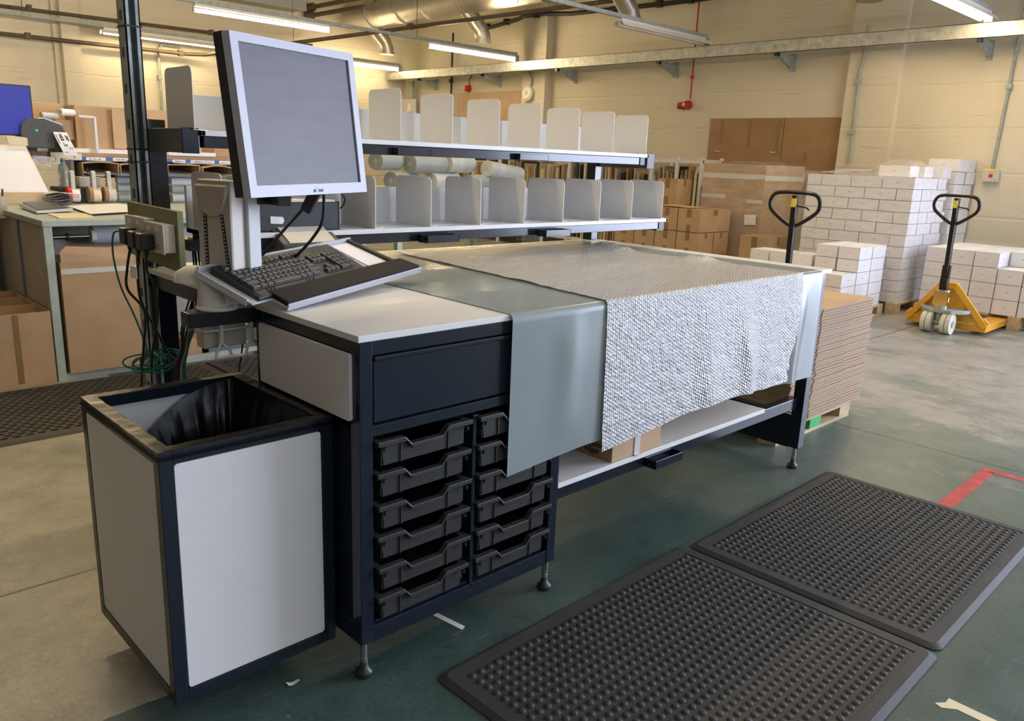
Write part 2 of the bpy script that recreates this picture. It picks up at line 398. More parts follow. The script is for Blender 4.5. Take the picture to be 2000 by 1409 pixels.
def rrect(x0, z0, x1, z1, r, n=5, corners=(1, 1, 1, 1)):
    out = []
    for (cx, cz, a0, on, px, pz) in ((x1-r, z1-r, 0, corners[0], x1, z1), (x0+r, z1-r, 90, corners[1], x0, z1), (x0+r, z0+r, 180, corners[2], x0, z0), (x1-r, z0+r, 270, corners[3], x1, z0)):
        if on: out += [(cx+r*math.cos(math.radians(a0+90*k/n)), cz+r*math.sin(math.radians(a0+90*k/n))) for k in range(n+1)]
        else: out.append((px, pz))
    return out
def text(name, body, size, m, parent, loc, rot, ext=.0005):
    cu = bpy.data.curves.new(name, 'FONT'); cu.body = body; cu.size = size; cu.extrude = ext; cu.align_x = 'CENTER'; cu.align_y = 'CENTER'
    cu.materials.append(M[m])
    o = bpy.data.objects.new(name, cu); COL.objects.link(o)
    # turned into a mesh so that it is real raised lettering
    dg = bpy.context.evaluated_depsgraph_get(); me = bpy.data.meshes.new_from_object(o.evaluated_get(dg))
    bpy.data.objects.remove(o); me.materials.clear(); me.materials.append(M[m])
    o = bpy.data.objects.new(name, me); COL.objects.link(o); o.parent = parent
    o.location = Vector(loc)-WL.get(parent, Vector()); o.rotation_euler = rot
    return o
ORD = ['first', 'second', 'third', 'fourth', 'fifth', 'sixth', 'seventh', 'eighth', 'ninth', 'tenth', 'eleventh', 'twelfth', 'thirteenth', 'fourteenth', 'fifteenth', 'sixteenth']
def ordn(i):
    if i < 16: return ORD[i]
    n = i+1; return str(n)+('th' if 10 < n % 100 < 20 else {1: 'st', 2: 'nd', 3: 'rd'}.get(n % 10, 'th'))
def spl(pts, k=8):
    P = [Vector(p) for p in pts]; out = []
    for i in range(len(P)-1):
        a = P[max(i-1, 0)]; b = P[i]; c = P[i+1]; d = P[min(i+2, len(P)-1)]
        for j in range(k):
            t = j/k; out.append(.5*((2*b)+(c-a)*t+(2*a-5*b+4*c-d)*t*t+(3*b-a-3*c+d)*t*t*t))
    out.append(P[-1]); return out

# ================================================================== THE ROOM
XW, YB, ZC = 8.55, 11.5, 4.8
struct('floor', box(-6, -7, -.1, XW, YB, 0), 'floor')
struct('ceiling', box(-6.3, -7.3, ZC, XW+.3, YB+.3, ZC+.2), 'ceiling')
wr = MB().box(XW, -1.9, 0, XW+.3, YB+.3, ZC).box(XW, -6.7, 4.1, XW+.3, -1.9, ZC).box(XW, -7.3, 0, XW+.3, -6.7, ZC)
wr.box(XW-.14, 2.25, 0, XW, 2.83, ZC)                 # pilaster beside the brown board
wr.box(XW-.05, -1.9, 0, XW, 2.25, ZC)                 # thicker painted wall to the right of it
wr.box(XW-.16, 7.62, 0, XW, 8.12, ZC)                 # far pilaster
struct('wall_right', wr, 'wall')
wb = MB().box(-6.3, YB, 0, XW, YB+.3, ZC).box(2.63, YB-.14, 0, 2.86, YB, ZC).box(2.55, YB-.05, 0, 2.63, YB, ZC)
struct('wall_back', wb, 'wall')
struct('wall_left', box(-6.3, -7.3, 0, -6, YB, ZC), 'dark_wall')
struct('wall_front', MB().box(-6, -7.3, 0, -1.8, -7, ZC).box(3.8, -7.3, 0, XW, -7, ZC).box(-1.8, -7.3, 0, 3.8, -7, 1.65).box(-1.8, -7.3, 3.55, 3.8, -7, ZC), 'dark_wall')
wf = MB()
for i in range(7): wf.box(-1.8+i*.925, -7.12, 1.65, -1.75+i*.925, -7.06, 3.55)
wf.box(-1.8, -7.12, 1.65, 3.8, -7.06, 1.7).box(-1.8, -7.12, 3.5, 3.8, -7.06, 3.55)
struct('added_window_1', wf, 'galv')  # unseen window strip, added to go with the front fill light
df = MB().box(XW-.03, -6.78, 0, XW+.3, -6.7, 4.18).box(XW-.03, -1.9, 0, XW+.3, -1.82, 4.18).box(XW-.03, -6.7, 4.1, XW+.3, -1.9, 4.18)
struct('door_1', df, 'galv')
# bare patch on the far wall, low down beside the far pilaster
struct('trim_1', box(XW-.012, 8.16, 1.9, XW, 9.9, 2.40), 'brick_pink')
struct('trim_2', MB().box(4.35, YB-.45, 3.55, 6.25, YB, 4.5).box(4.35, YB-.46, 3.53, 6.25, YB-.44, 3.56), 'concrete_grey')

# galvanised wall beam on brackets, parallel to the right-hand wall
t = thing('cable_tray_beam', 'long galvanised steel beam running along the right-hand wall under the lamp rails', 'beam', (8.12, 2.5, 2.70))
MB().box(8.09, -6, 2.635, 8.095, 11.4, 2.775).box(8.09, -6, 2.77, 8.15, 11.4, 2.775).box(8.09, -6, 2.635, 8.15, 11.4, 2.64).build('channel', 'galv_bright', t)
for y in (-3.6, -1.9, -.2, 1.41, 3.58, 5.28, 7.12, 8.8, 10.5):
    b = MB().prism([(8.15, 2.635), (8.50, 2.635), (8.50, 2.50), (8.47, 2.50), (8.15, 2.60)], 'y', y-.02, y+.02)
    b.box(8.495, y-.03, 2.47, 8.55, y+.03, 2.66); b.build('wall_bracket', 'galv', t)
    MB().box(8.10, y-.022, 2.60, 8.16, y+.022, 2.637).build('end_stop', 'black_enamel', t)
# lamp rails across the hall, with fluorescent lamps hung below them
ROWS = [(1.35, 'rail above the pallet trucks'), (4.57, 'rail above the boxes in the middle'), (8.0, 'long rail above the duct outlets'), (11.05, 'rail nearest the far wall')]
def lamp(x, y, lit, label, trough=False):
    t = thing('fluorescent_lamp', label, 'lamp', (x, y, 2.86), group=None)
    # trough reflector
    rf = MB().prism([(y-.085, 2.790), (y-.045, 2.838), (y+.045, 2.838), (y+.085, 2.790), (y+.081, 2.790), (y+.042, 2.833), (y-.042, 2.833), (y-.081, 2.790)], 'x', x, x+1.78)
    if trough: rf.build('reflector', 'reflector', t)
    MB().box(x+.03, y-.028, 2.838, x+1.75, y+.028, 2.868).build('batten', 'reflector', t)
    for xx in (x+.01, x+1.75): MB().box(xx, y-.018, 2.782, xx+.022, y+.018, 2.834).build('lamp_holder', 'ltgrey', t)
    MB().cyl((x+.03, y, 2.800), (x+1.75, y, 2.800), .020, n=10).build('tube', ('tube' if y < 10 else 'tube_dim') if lit else 'tube_off', t)
    return t
LX = (-.30, 3.05, 6.38)
names = {
 (0, 2): 'lit fluorescent lamp in a white trough at the top right corner of the picture',
 (1, 2): 'unlit white fluorescent lamp in a trough, above the brown board on the wall',
 (1, 1): 'lit fluorescent lamp of which only the tip shows at the top edge',
 (2, 1): 'lit fluorescent lamp directly above the big grey monitor',
 (2, 2): 'lit fluorescent lamp above the first tall shelf dividers',
 (3, 1): 'lit fluorescent lamp behind the galvanised post, near the far wall',
 (3, 2): 'lit fluorescent lamp in the far corner, just right of the grey monitor'}
hid = 0
for r, (y, where) in enumerate(ROWS):
    t = thing('lamp_rail', 'galvanised channel rail for lamps, '+where, 'rail', (1, y, 2.9), group='galvanised lamp rails')
    MB().box(-6, y-.02, 2.872, 8.13, y+.02, 2.912).build('channel', 'galv', t)
    rods = MB()
    for x in (-4.5, -1.2, 2.1, 6.0 if r != 2 else 6.2): rods.cyl((x, y, 2.9), (x, y, ZC), .005, n=6)
    rods.build('drop_rod', 'pipe', t)
    MB().box(8.07, y-.035, 2.775, 8.15, y+.035, 2.872).build('end_clamp', 'galv', t)
    for c, x in enumerate(LX):
        lit = (r, c) != (1, 2)
        nm = names.get((r, c))
        if nm is None:
            nm = 'lit fluorescent lamp, '+ORD[c]+' from the left, '+where
        lamp(x, y, lit, nm, (r, c) in ((0, 2), (1, 2), (3, 1)))

def single(name, mb, m, label, cat, loc, group=None, bevel=0, kind=None, local=False):
    return tag(mb.build(name, m, loc=loc, bevel=bevel, local=local), label, cat, group, kind)

# pipes
def pipe(label, pts, r, clips, m='pipe', cr=None):
    t = thing('service_pipe', label, 'pipe', pts[0])
    MB().tube(pts, r, 8).build('pipe_run', m, t)
    for p in clips:
        MB().box(p[0]-r-.005, p[1]-r-.005, p[2]-r-.005, p[0]+r+.005, p[1]+r+.02, p[2]+r+.02).build('pipe_clip', m, t, bevel=.003)
    return t
pipe('dark pipe along the far wall, higher of the two, with clips', [(-5.98, 11.32, 2.93), (1.93, 11.32, 3.0), (6.5, 11.32, 3.05)], .024, [(2.25, 11.32, 3.02), (3.45, 11.32, 3.02), (4.75, 11.32, 3.03)])
pipe('thin dark pipe along the far wall that bends away past the monitor', [(-5.98, 11.32, 2.60), (1.9, 11.32, 2.655), (4.35, 11.32, 2.675), (4.6, 11.25, 2.69), (7.2, 6.19, 3.254), (8.3, 4.05, 3.49)], .028, [(2.2, 11.32, 2.66), (3.6, 11.32, 2.67), (4.25, 11.32, 2.67), (6.2, 8.15, 3.04)])
t = pipe('brown flanged pipe under the roof, upper one, starting at the far wall', [(6.485, 11.45, 3.65), (7.95, 9.0, 4.08), (8.4, 8.2, 4.25)], .035, [])
MB().cyl((6.47, 11.46, 3.648), (6.56, 11.33, 3.67), .07, n=12).build('flange', 'pipe', t)
t = pipe('brown flanged pipe under the roof, lower one, in front of the steel duct', [(6.47, 11.45, 3.52), (7.6, 9.95, 3.815), (8.3, 8.95, 4.02)], .038, [(7.3, 10.3, 3.74)])
MB().cyl((6.46, 11.46, 3.518), (6.56, 11.36, 3.54), .07, n=12).build('flange', 'pipe', t)
pipe('grey conduit dropping down the far wall left of the shelf divider', [(4.3, 11.44, 2.78), (4.02, 11.44, 2.78), (3.96, 11.44, 2.70), (3.97, 11.44, 1.2)], .02, [(3.96, 11.44, 2.3)], 'galv')
pipe('steel conduit on the right-hand wall ending at the light switch box', [(8.47, 1.16, 4.7), (8.47, 1.165, 2.9), (8.47, 1.195, 1.40)], .014, [(8.47, 1.17, 2.2), (8.47, 1.165, 2.74)], 'galv')
pipe('steel conduit on the pilaster beside the brown cardboard panel', [(8.38, 2.66, 2.9), (8.38, 2.66, 2.5), (8.38, 2.68, 2.4), (8.38, 2.66, 1.40)], .014, [(8.38, 2.665, 2.3), (8.38, 2.665, 1.75)], 'galv')
pipe('thick black cable run high along the right-hand wall below the duct', [(8.48, 9.44, 3.45), (8.48, 8.99, 3.41), (8.44, 8.3, 3.47), (8.34, 8.1, 3.48), (8.34, 7.6, 3.47), (8.46, 7.2, 3.45), (8.48, 5.5, 3.42), (8.48, 4.4, 3.42), (8.48, 3.0, 3.42)], .032, [(8.48, 9.1, 3.42), (8.46, 8.6, 3.45), (8.34, 7.8, 3.47), (8.48, 6.4, 3.42), (8.48, 5.6, 3.42), (8.48, 5.1, 3.42)], 'cable_black')
pipe('black cable dropping down the wall behind the tall shelf dividers', [(8.48, 9.98, 3.4), (8.49, 10.01, 2.93), (8.49, 10.03, 1.9)], .018, [(8.49, 10.02, 2.6)], 'cable_black')
pipe('red fire alarm cable running down to the double sounder', [(8.49, 4.978, 4.4), (8.49, 4.978, 2.6), (8.49, 4.985, 2.18)], .011, [(8.49, 4.978, 3.0), (8.49, 4.978, 2.45)], 'cable_red')
# steel post and plate in the far corner
t = thing('strut_post', 'galvanised strut post in the far corner standing up to the beam', 'post', (8.3, 11.1, 0))
MB().box(8.40, 11.05, 0, 8.46, 11.16, 2.64).build('channel', 'galv', t)
MB().box(8.38, 10.9, 2.02, 8.39, 11.36, 2.32).build('plate', 'ltgrey', t)
MB().prism([(11.05, 2.10), (11.17, 2.10), (11.13, 2.20), (11.12, 2.24), (11.09, 2.24)], 'x', 8.37, 8.385).build('white_bell_sign', 'paper', t)
# ventilation duct
t = thing('ventilation_duct', 'large spiral steel ventilation duct hung under the roof with branch outlets', 'duct', (7.3, 5, 3.6))
d = MB(); prof = []
d.cyl((7.3, -2, 3.60), (7.3, 11.3, 3.62), .235, n=32); d.build('main_duct', 'duct', t)
for y in (-.5, 2.0, 4.6, 6.6, 9.1, 9.75, 10.6): MB().cyl((7.3, y, 3.61), (7.3, y+.05, 3.61), .247, n=32).build('joint_collar', 'duct', t)
for y in (10.82, 8.30, 5.45, 2.4):
    dr = MB().tube([(7.28, y, 3.52), (7.50, y-.02, 3.30), (7.60, y-.04, 3.20), (7.64, y-.05, 3.10), (7.64, y-.05, 3.02)], .12, 16)
    dr.build('branch_outlet', 'duct', t)
    MB().cyl((7.64, y-.05, 3.05), (7.64, y-.05, 3.0), .13, n=16).build('outlet_collar', 'duct', t)
for y in (3.2, 6.2, 9.3): MB().cyl((7.3, y, 3.8), (7.3, y, ZC), .006, n=6).build('hanger_rod', 'pipe', t)
# alarm devices
def sounder(label, x, y, z, two):
    t = thing('alarm_sounder', label, 'alarm', (x, y, z))
    MB().cyl((x, y, z), (x-.05, y, z), .062, .058, 20).build('base', 'red_plastic', t)
    b = MB().cyl((x-.05, y, z), (x-.12, y, z), .05, .035, 20); b.build('sounder_body', 'red_plastic', t)
    MB().cyl((x-.12, y, z), (x-.124, y, z), .018, n=14).build('lens', 'reflector', t)
    if two: MB().cyl((x-.02, y+.06, z-.01), (x-.04, y+.14, z-.01), .05, .044, 18).build('second_sounder', 'red_plastic', t)
sounder('red double fire alarm sounder at the end of the red cable', 8.55, 5.04, 2.11, True)
sounder('small red alarm sounder on the far part of the wall above the dividers', 8.55, 9.60, 2.47, False)
single('alarm_wire', MB().tube(spl([(8.53, 9.58, 2.53), (8.52, 9.57, 2.62), (8.53, 9.52, 2.68), (8.53, 9.53, 2.75)]), .006, 6), 'cable_black', 'short black wire above the small red alarm sounder', 'wire', (8.53, 9.58, 2.6))
t = thing('round_speaker', 'round white loudspeaker on the far pilaster', 'speaker', (8.38, 7.95, 2.33))
MB().cyl((8.39, 7.95, 2.33), (8.33, 7.95, 2.33), .125, .115, 28).build('housing', 'socket', t)
MB().cyl((8.33, 7.95, 2.33), (8.322, 7.95, 2.33), .095, .09, 28).build('grille', 'reflector', t)
MB().cyl((8.322, 7.95, 2.33), (8.312, 7.95, 2.33), .03, .02, 16).build('centre_cone', 'ltgrey', t)
MB().tube(spl([(8.37, 7.9, 2.44), (8.36, 7.88, 2.55), (8.36, 7.93, 2.63), (8.36, 7.93, 2.72)]), .014, 6).build('cable', 'cable_grey', t)
t = thing('isolator_switch', 'white switch box with a red rocker and yellow label on the right-hand wall', 'switch', (8.5, 1.196, 1.33))
MB().box(8.44, 1.12, 1.265, 8.5, 1.27, 1.395).build('box', 'socket', t, bevel=.006)
MB().box(8.436, 1.17, 1.31, 8.442, 1.205, 1.345).build('rocker', 'red_plastic', t)
MB().box(8.437, 1.15, 1.372, 8.441, 1.24, 1.393).build('label', 'yellow_label', t)
for yy in (1.14, 1.245): MB().cyl((8.436, yy, 1.28), (8.442, yy, 1.28), .006, n=8).build('screw', 'chrome', t)
# cardboard panel fixed to the wall
t = thing('wall_cardboard_panel', 'large brown cardboard panel taped flat on the wall between rack and pilaster', 'cardboard panel', (8.53, 3.8, 1.5))
MB().box(8.53, 2.86, 1.02, 8.55, 4.66, 1.93).build('board', 'carton_dark', t)
for y, z0, z1 in ((4.48, 1.62, 1.915), (4.07, 1.58, 1.915), (3.67, 1.50, 1.915), (3.28, 1.42, 1.53)):
    MB().box(8.527, y-.022, z0, 8.531, y+.022, z1).build('tape_strip', 'tape', t)
MB().box(8.526, 3.60, 1.44, 8.530, 3.602, 1.93).build('fold_line', 'ink', t)
for y in (4.49, 3.70): MB().tube(spl([(8.52, y-.04, 1.52), (8.51, y, 1.505), (8.52, y+.05, 1.52)]), .008, 5).build('loose_tape', 'clear_tape', t)

# ================================================================== THE PACKING BENCH
B = thing('packing_bench', 'long packing bench with white top, dark navy frame and two shelves over it', 'bench', (1.19, .68, 0))
W_, D_, ZT, TH = 2.381, 1.351, .900, .016
MB().box(0, 0, ZT-TH, W_, D_, ZT).build('worktop', 'laminate', B, bevel=.0015)
fr = MB()
for x0, y0, y1, z0 in ((.005, .004, .044, .10), (.672, .004, .044, .10), (.005, .47, .51, .10), (.672, .47, .51, .10)):
    fr.box(x0, y0, z0, x0+.036, y1, ZT-TH)
fr.box(2.285, .004, .10, 2.335, .054, ZT-TH).box(2.285, 1.28, .10, 2.335, 1.33, ZT-TH)
fr.box(.36, .006, .135, .372, .04, .64)
# rails of the cabinet
for z0, z1 in ((.848, .882), (.648, .676), (.096, .142)): fr.box(.041, .006, z0, .672, .04, z1)
for z0, z1 in ((.852, .882), (.096, .15)):
    fr.box(.008, .044, z0, .036, .47, z1).box(.68, .044, z0, .706, .47, z1)
fr.box(.041, .475, .852, .672, .505, .882)
fr.box(.708, .02, .835, 2.285, .06, ZT-TH).box(.05, 1.29, .835, 2.285, 1.33, ZT-TH).box(2.29, .054, .835, 2.33, 1.28, ZT-TH).box(.01, .51, .835, .045, 1.33, ZT-TH)
fr.box(2.29, .054, .095, 2.33, 1.28, .25)
fr.box(.708, .03, .285, 2.29, .07, .334).box(.708, .60, .285, 2.29, .64, .334)
fr.build('frame', 'navy', B, bevel=.002)
MB().box(.048, .008, .150, .3525, .50, .154).box(.016, .044, .15, .020, .47, .66).box(.690, .044, .15, .694, .47, .85).box(.30, .5, .15, .3, .5, .15).build('cabinet_lining', 'navy', B)
MB().box(.042, .49, .15, .67, .495, .85).build('cabinet_back', 'navy', B)
dr = MB().box(.047, .009, .681, .671, .03, .832).build('drawer_front', 'navy', B, bevel=.002)
MB().box(.047, .002, .833, .671, .026, .845).build('pull_lip', 'navy', dr, bevel=.003)
MB().prism(rrect(.034, .688, .48, .851, .008, corners=(1, 1, 1, 1)), 'x', -.003, .007).build('side_panel', 'panel', B, bevel=.001)
ru = MB()
for z in (.200, .283, .366, .448, .531, .614):
    for x in (.043, .349, .373, .668): ru.box(x-.0005, .02, z-.022, x+.007 if x in (.043, .373) else x+.004, .46, z-.017)
ru.build('tray_runners', 'navy', B)
MB().box(.710, .006, .336, 1.948, .62, .353).build('lower_shelf', 'laminate', B, bevel=.001)
for x, y in ((.024, .024), (.690, .024), (2.31, .03), (.024, .49), (2.31, 1.30)):
    MB().cyl((x, y, .045), (x, y, .10), .0095, n=14).cyl((x, y, .04), (x, y, .052), .011, n=6).build('foot_screw', 'chrome', B)
    MB().lathe([(.021, 0), (.023, .006), (.022, .016), (.012, .024), (.009, .045)], (x, y, 0), 20).build('foot', 'black_plastic', B)
def hook(x0, x1, y, z0, z1, dep=.05):
    h = MB().box(x0, y-dep, z0, x0+.004, y, z1).box(x1-.004, y-dep, z0, x1, y, z1).box(x0, y-dep, z0, x1, y-dep+.004, z1).box(x0, y-.003, z0, x1, y, z1)
    o = h.build('roll_bracket', 'navy', B, bevel=.001)
    MB().cyl((x0-.004, y-dep*.45, (z0+z1)/2), (x0, y-dep*.45, (z0+z1)/2), .004, n=8).build('rivet', 'chrome', o)
hook(1.175, 1.335, .03, .288, .318)
# uprights and shelves
for a in ((.035, 1.30, .0, .100, 1.36, 1.385), (2.31, 1.30, .0, 2.36, 1.36, 1.36)): box(*a).build('upright', 'navy', B, bevel=.002)
for a in ((.030, 1.00, 1.283, .082, 1.30, 1.356), (2.345, 1.00, 1.283, 2.40, 1.33, 1.355)): box(*a).build('shelf_arm', 'slate', B, bevel=.002)  # slate in place of navy: the wall's reflection put into the arm colour
MB().box(.029, .994, 1.282, .083, 1.001, 1.358).build('arm_cap', 'navy', B, bevel=.002)
MB().box(2.344, .994, 1.282, 2.402, 1.001, 1.357).build('arm_cap', 'slate', B, bevel=.002)
for a in ((.03, .99, .985, .08, 1.30, 1.02), (2.33, .90, .985, 2.39, 1.30, 1.03)): box(*a).build('lower_shelf_arm', 'navy', B, bevel=.002)
MB().box(2.329, .894, .984, 2.391, .901, 1.031).build('arm_cap', 'slate', B, bevel=.002)
def shelf(y0, zt, x0, x1, depth):
    s = MB()
    for a, b in ((0, .058), (.076, .146), (.164, depth)): s.box(x0, y0+a, zt-.016, x1, y0+b, zt)
    for x in (x0, x1-.012): s.box(x, y0, zt-.016, x+.012, y0+depth, zt-.0005)
    s.build('shelf_board', 'laminate', B, bevel=.001)
    for a in (.05, .14): MB().box(x0+.012, y0+a, zt-.0165, x1-.012, y0+a+.032, zt-.0145 if False else zt-.0162).build('slot_channel', 'navy', B)
    MB().box(x0+.01, y0+.012, zt-.052, x1-.04, y0+.05, zt-.0165).box(x0+.01, y0+depth-.06, zt-.052, x1-.04, y0+depth-.02, zt-.0165).build('shelf_rail', 'navy', B, bevel=.002)
    MB().box(x1-.055, y0+.008, zt-.052, x1-.02, y0+.05, zt-.0165).build('rail_end', 'slate', B)
shelf(.98, 1.352, .085, 2.335, .24)
shelf(.88, 1.045, .085, 2.395, .26)
MB().box(.085, 1.205, 1.352, 2.31, 1.221, 1.468).build('upper_back_panel', 'panel', B, bevel=.001)
MB().box(.085, 1.125, 1.045, 2.36, 1.141, 1.180).build('lower_back_panel', 'panel', B, bevel=.001)
hook(.80, .955, .992, 1.302, 1.327, .03); hook(1.425, 1.60, .992, 1.302, 1.327, .03)
hook(.845, 1.0, .892, .990, 1.018, .055); hook(1.475, 1.63, .892, .990, 1.018, .055)
# grey-black arm that carries the work station, bolted to the cabinet
MB().box(-.18, .50, .849, .02, .555, .889).build('side_arm', 'black_enamel', B, bevel=.003)

# shelf dividers: real bent plates with a foot flange
def divider(x, y0, z, depth, h, label, group):
    t = thing('shelf_divider', label, 'divider', (x, y0, z), group=group)
    pl = MB().prism(rrect(y0, z, y0+depth, z+h, .022, corners=(1, 1, 0, 0)), 'x', x-.0015, x+.0015); pl.build('plate', 'panel', t, bevel=.0006)
    MB().prism([(x+.0015, y0+.004), (x+.05, y0+.02), (x+.05, y0+depth-.02), (x+.0015, y0+depth-.004)], 'z', z+.0002, z+.0018).build('foot_flange', 'panel', t)
ux = [.065, .325, .58, .830, 1.075, 1.322, 1.563, 1.810, 2.055, 2.312]
for i, x in enumerate(ux):
    n = len(ux)-1-i
    lb = 'white divider plate on the upper shelf, '+(ORD[n]+' from the right end' if n else 'last one at the right end')
    if i == 0: lb = 'lone white divider plate on the upper shelf between the posts and the monitor'
    divider(x, .982, 1.352, .205, .186, lb, 'upper shelf dividers')
divider(.098, .886, 1.045, .222, .182, 'white divider plate on the lower shelf, alone at the far left end', 'lower shelf dividers')
lx = [.652, .900, 1.147, 1.390, 1.628, 1.873, 2.108, 2.352]
for i, x in enumerate(lx):
    n = len(lx)-1-i
    divider(x, .886, 1.045, .222, .182, 'white divider plate on the lower shelf, '+(ORD[n]+' from the right end' if n else 'last one at the right end'), 'lower shelf dividers')

# storage trays, one built and then copied
def make_tray():
    wd = .298
    t = thing('storage_tray', '', 'tray', (0, 0, 0))
    def top(x): return 0 if x < .085 or x > .215 else 0
    P = [(0, 0), (.080, 0), (.100, -.022), (.198, -.022), (.218, 0), (wd, 0)]
    lip = P+[(wd, -.013), (.213, -.013), (.195, -.035), (.103, -.035), (.085, -.013), (0, -.013)]
    MB().prism(lip, 'y', -.014, .006).build('front_rim', 'tray_plastic', t, bevel=.002)
    f = [(.018, -.010), (.084, -.010), (.102, -.032), (.196, -.032), (.214, -.010), (wd-.018, -.010), (wd-.024, -.066), (.024, -.066)]
    tb = MB().prism(f, 'y', 0, .003)
    tb.box(.018, .002, -.066, .021, .42, -.004).box(wd-.021, .002, -.066, wd-.018, .42, -.004).box(.018, .417, -.066, wd-.018, .42, -.004).box(.018, .002, -.066, wd-.018, .42, -.063)
    tb.box(.072, -.004, -.066, .076, .002, -.012).box(.222, -.004, -.066, .226, .002, -.012)
    tb.build('tub', 'tray_plastic', t)
    for a in ((.001, 0, -.006, .02, .42, -.002), (wd-.02, 0, -.006, wd-.001, .42, -.002)): box(*a).build('side_rim', 'tray_plastic', t)
    for x in (.016, wd-.022): MB().cyl((x+.003, -.012, -.016), (x+.003, -.012, -.024), .005, n=8).build('stop_lug', 'black_plastic', t)
    return t
tray0 = make_tray()
for c, x in enumerate((.0475, .371)):
    for k in range(6):
        z = .636-.0830*k
        y = .004+[.0, .003, -.002, .002, -.003, .001][(k+c*2) % 6]
        lb = 'dark grey plastic tray in the '+('left' if c == 0 else 'right')+' column of the cabinet, '+(ORD[k]+' from the top' if k < 5 else 'the lowest')
        if c == 0 and k == 0: tray0.location = (x, y, z); tray0['label'] = lb; tray0['group'] = 'storage trays in the bench cabinet'
        else: dup(tray0, (x, y, z), lb, group='storage trays in the bench cabinet')

# carton with printing on the lower shelf
t = thing('printed_carton', 'opened brown carton with black print lying on the lower shelf of the bench', 'box', (1.1, .3, .353))
MB().box(.972, .012, .354, 1.235, .45, .465).build('body', 'carton2', t, bevel=.002)
MB().box(.9705, .012, .354, .972, .45, .465).build('end_panel', 'carton', t)
text('printed_text', 'applied', .027, 'ink', t, (.9695, .085, .400), (PI/2, 0, -PI/2))
text('printed_text', 'edges', .027, 'ink', t, (.9695, .098, .377), (PI/2, 0, -PI/2))
MB().box(1.085, .009, .354, 1.115, .0118, .465).box(1.085, -.0, .3535, 1.115, .0118, .356).build('tape_strip', 'clear_tape', t)

# ================================================================== SHEETS ON THE BENCH
def drape(u, yb, zt, drop, x, amp, fs, lift):
    pass
def make_sheet(name, mk, x0b, x0f, x1b, x1f, yb, zoff, drop, nu, nv, m, label, cat, crumple, gap, uvs=False, dropfn=None):
    R = .012; Ltop = yb; arc = R*PI/2; Ld = drop
    T = Ltop+arc+Ld; vs = []; uvl = []
    import mathutils
    for j in range(nv+1):
        s = T*j/nv
        for i in range(nu+1):
            u = i/nu
            ff = min(1, s/Ltop)
            xa = x0b+(x0f-x0b)*ff; xb = x1b+(x1f-x1b)*ff
            x = xa+(xb-xa)*u
            dl = Ld+(dropfn(u) if dropfn else 0)
            if s <= Ltop: y = yb-s; z = ZT+zoff; nrm = (0, 1); on = 1
            elif s <= Ltop+arc:
                a = (s-Ltop)/R; y = -(R*math.sin(a))+0.0-gap*0; z = ZT+zoff-R*(1-math.cos(a)); on = .3
            else:
                q = (s-Ltop-arc)/Ld; y = -R; z = ZT+zoff-R-q*dl; on = 0
            hx = x*2.1; hy = y*2.1 if on == 1 else -.5-z*2
            n1 = mathutils.noise.noise(Vector((hx*1.7, hy*3.0, 3.1+zoff*50)))
            n2 = mathutils.noise.noise(Vector((hx*6, hy*9, 7.7))); n3 = mathutils.noise.noise(Vector((x*22, hy*11, 1.3)))
            if on == 1:
                e = min(1, y/.12)
                z += (max(0, n1)*crumple+max(0, n2)*crumple*.45+max(0, n3)*crumple*.30)*e
                if crumple > .006:
                    for cx, cy, hh, rr in ((2.03, .93, .034, .10), (2.0, .42, .022, .07), (1.55, .95, .016, .16), (1.2, .8, .010, .2)):
                        dd = ((x-cx)**2+(y-cy)**2)/(rr*rr); z += hh*math.exp(-dd)*(1+.5*n2)*e
            else:
                q = max(0, (s-Ltop-arc)/Ld)
                y -= gap+(.5+.5*math.sin(x*9+1.3*n1))*(.004+crumple*1.2)*q**.8+abs(n2)*crumple*.5*q+.002+(abs(n3)*crumple*.55 if crumple > .006 else 0)*min(1, q*6)
                if crumple > .006: y -= (.020*math.exp(-((x-1.62-.10*q)/.05)**2)+.013*math.exp(-((x-1.40-.05*q)/.06)**2)+.010*math.exp(-((x-1.85)/.05)**2))*min(1, q*1.6)
                else: y -= .012*math.exp(-((x-.72+.03*q)/.05)**2)*min(1, q*3)*(1-q)+.02*math.exp(-((x-2.13+.06*q)/.035)**2)*q
            vs.append((x, y, z)); uvl.append((x, s))
    mb = MB(); mb.v = vs
    mb.f = [(j*(nu+1)+i, j*(nu+1)+i+1, (j+1)*(nu+1)+i+1, (j+1)*(nu+1)+i) for j in range(nv) for i in range(nu)]
    mb.mi = [0]*len(mb.f); mb.sm = [True]*len(mb.f)
    o = mb.build(name, m, loc=(x0f, .5, ZT), fixn=False)
    if uvs:
        uv = o.data.uv_layers.new(name='UVMap')
        for lp in o.data.loops: uv.data[lp.index].uv = uvl[lp.vertex_index]
    return tag(o, label, cat)
make_sheet('polythene_sheet', None, .515, .472, 2.235, 2.268, 1.30, .0022, .438, 140, 120, 'poly', 'smooth grey green polythene sheet spread on the bench and hanging over its front', 'sheet', .0022, .0, dropfn=lambda u: .010-.024*min(1, u/.18)+.022*max(0, (u-.6)/.4))
make_sheet('bubble_wrap_sheet', None, 1.0, .856, 2.0, 2.085, 1.24, .0068, .440, 300, 300, 'bubble', 'crumpled clear bubble wrap sheet lying over the polythene and hanging down the front', 'bubble wrap', .0085, .006, uvs=True, dropfn=lambda u: .010+.012*math.sin(u*7+1)-.03*u)

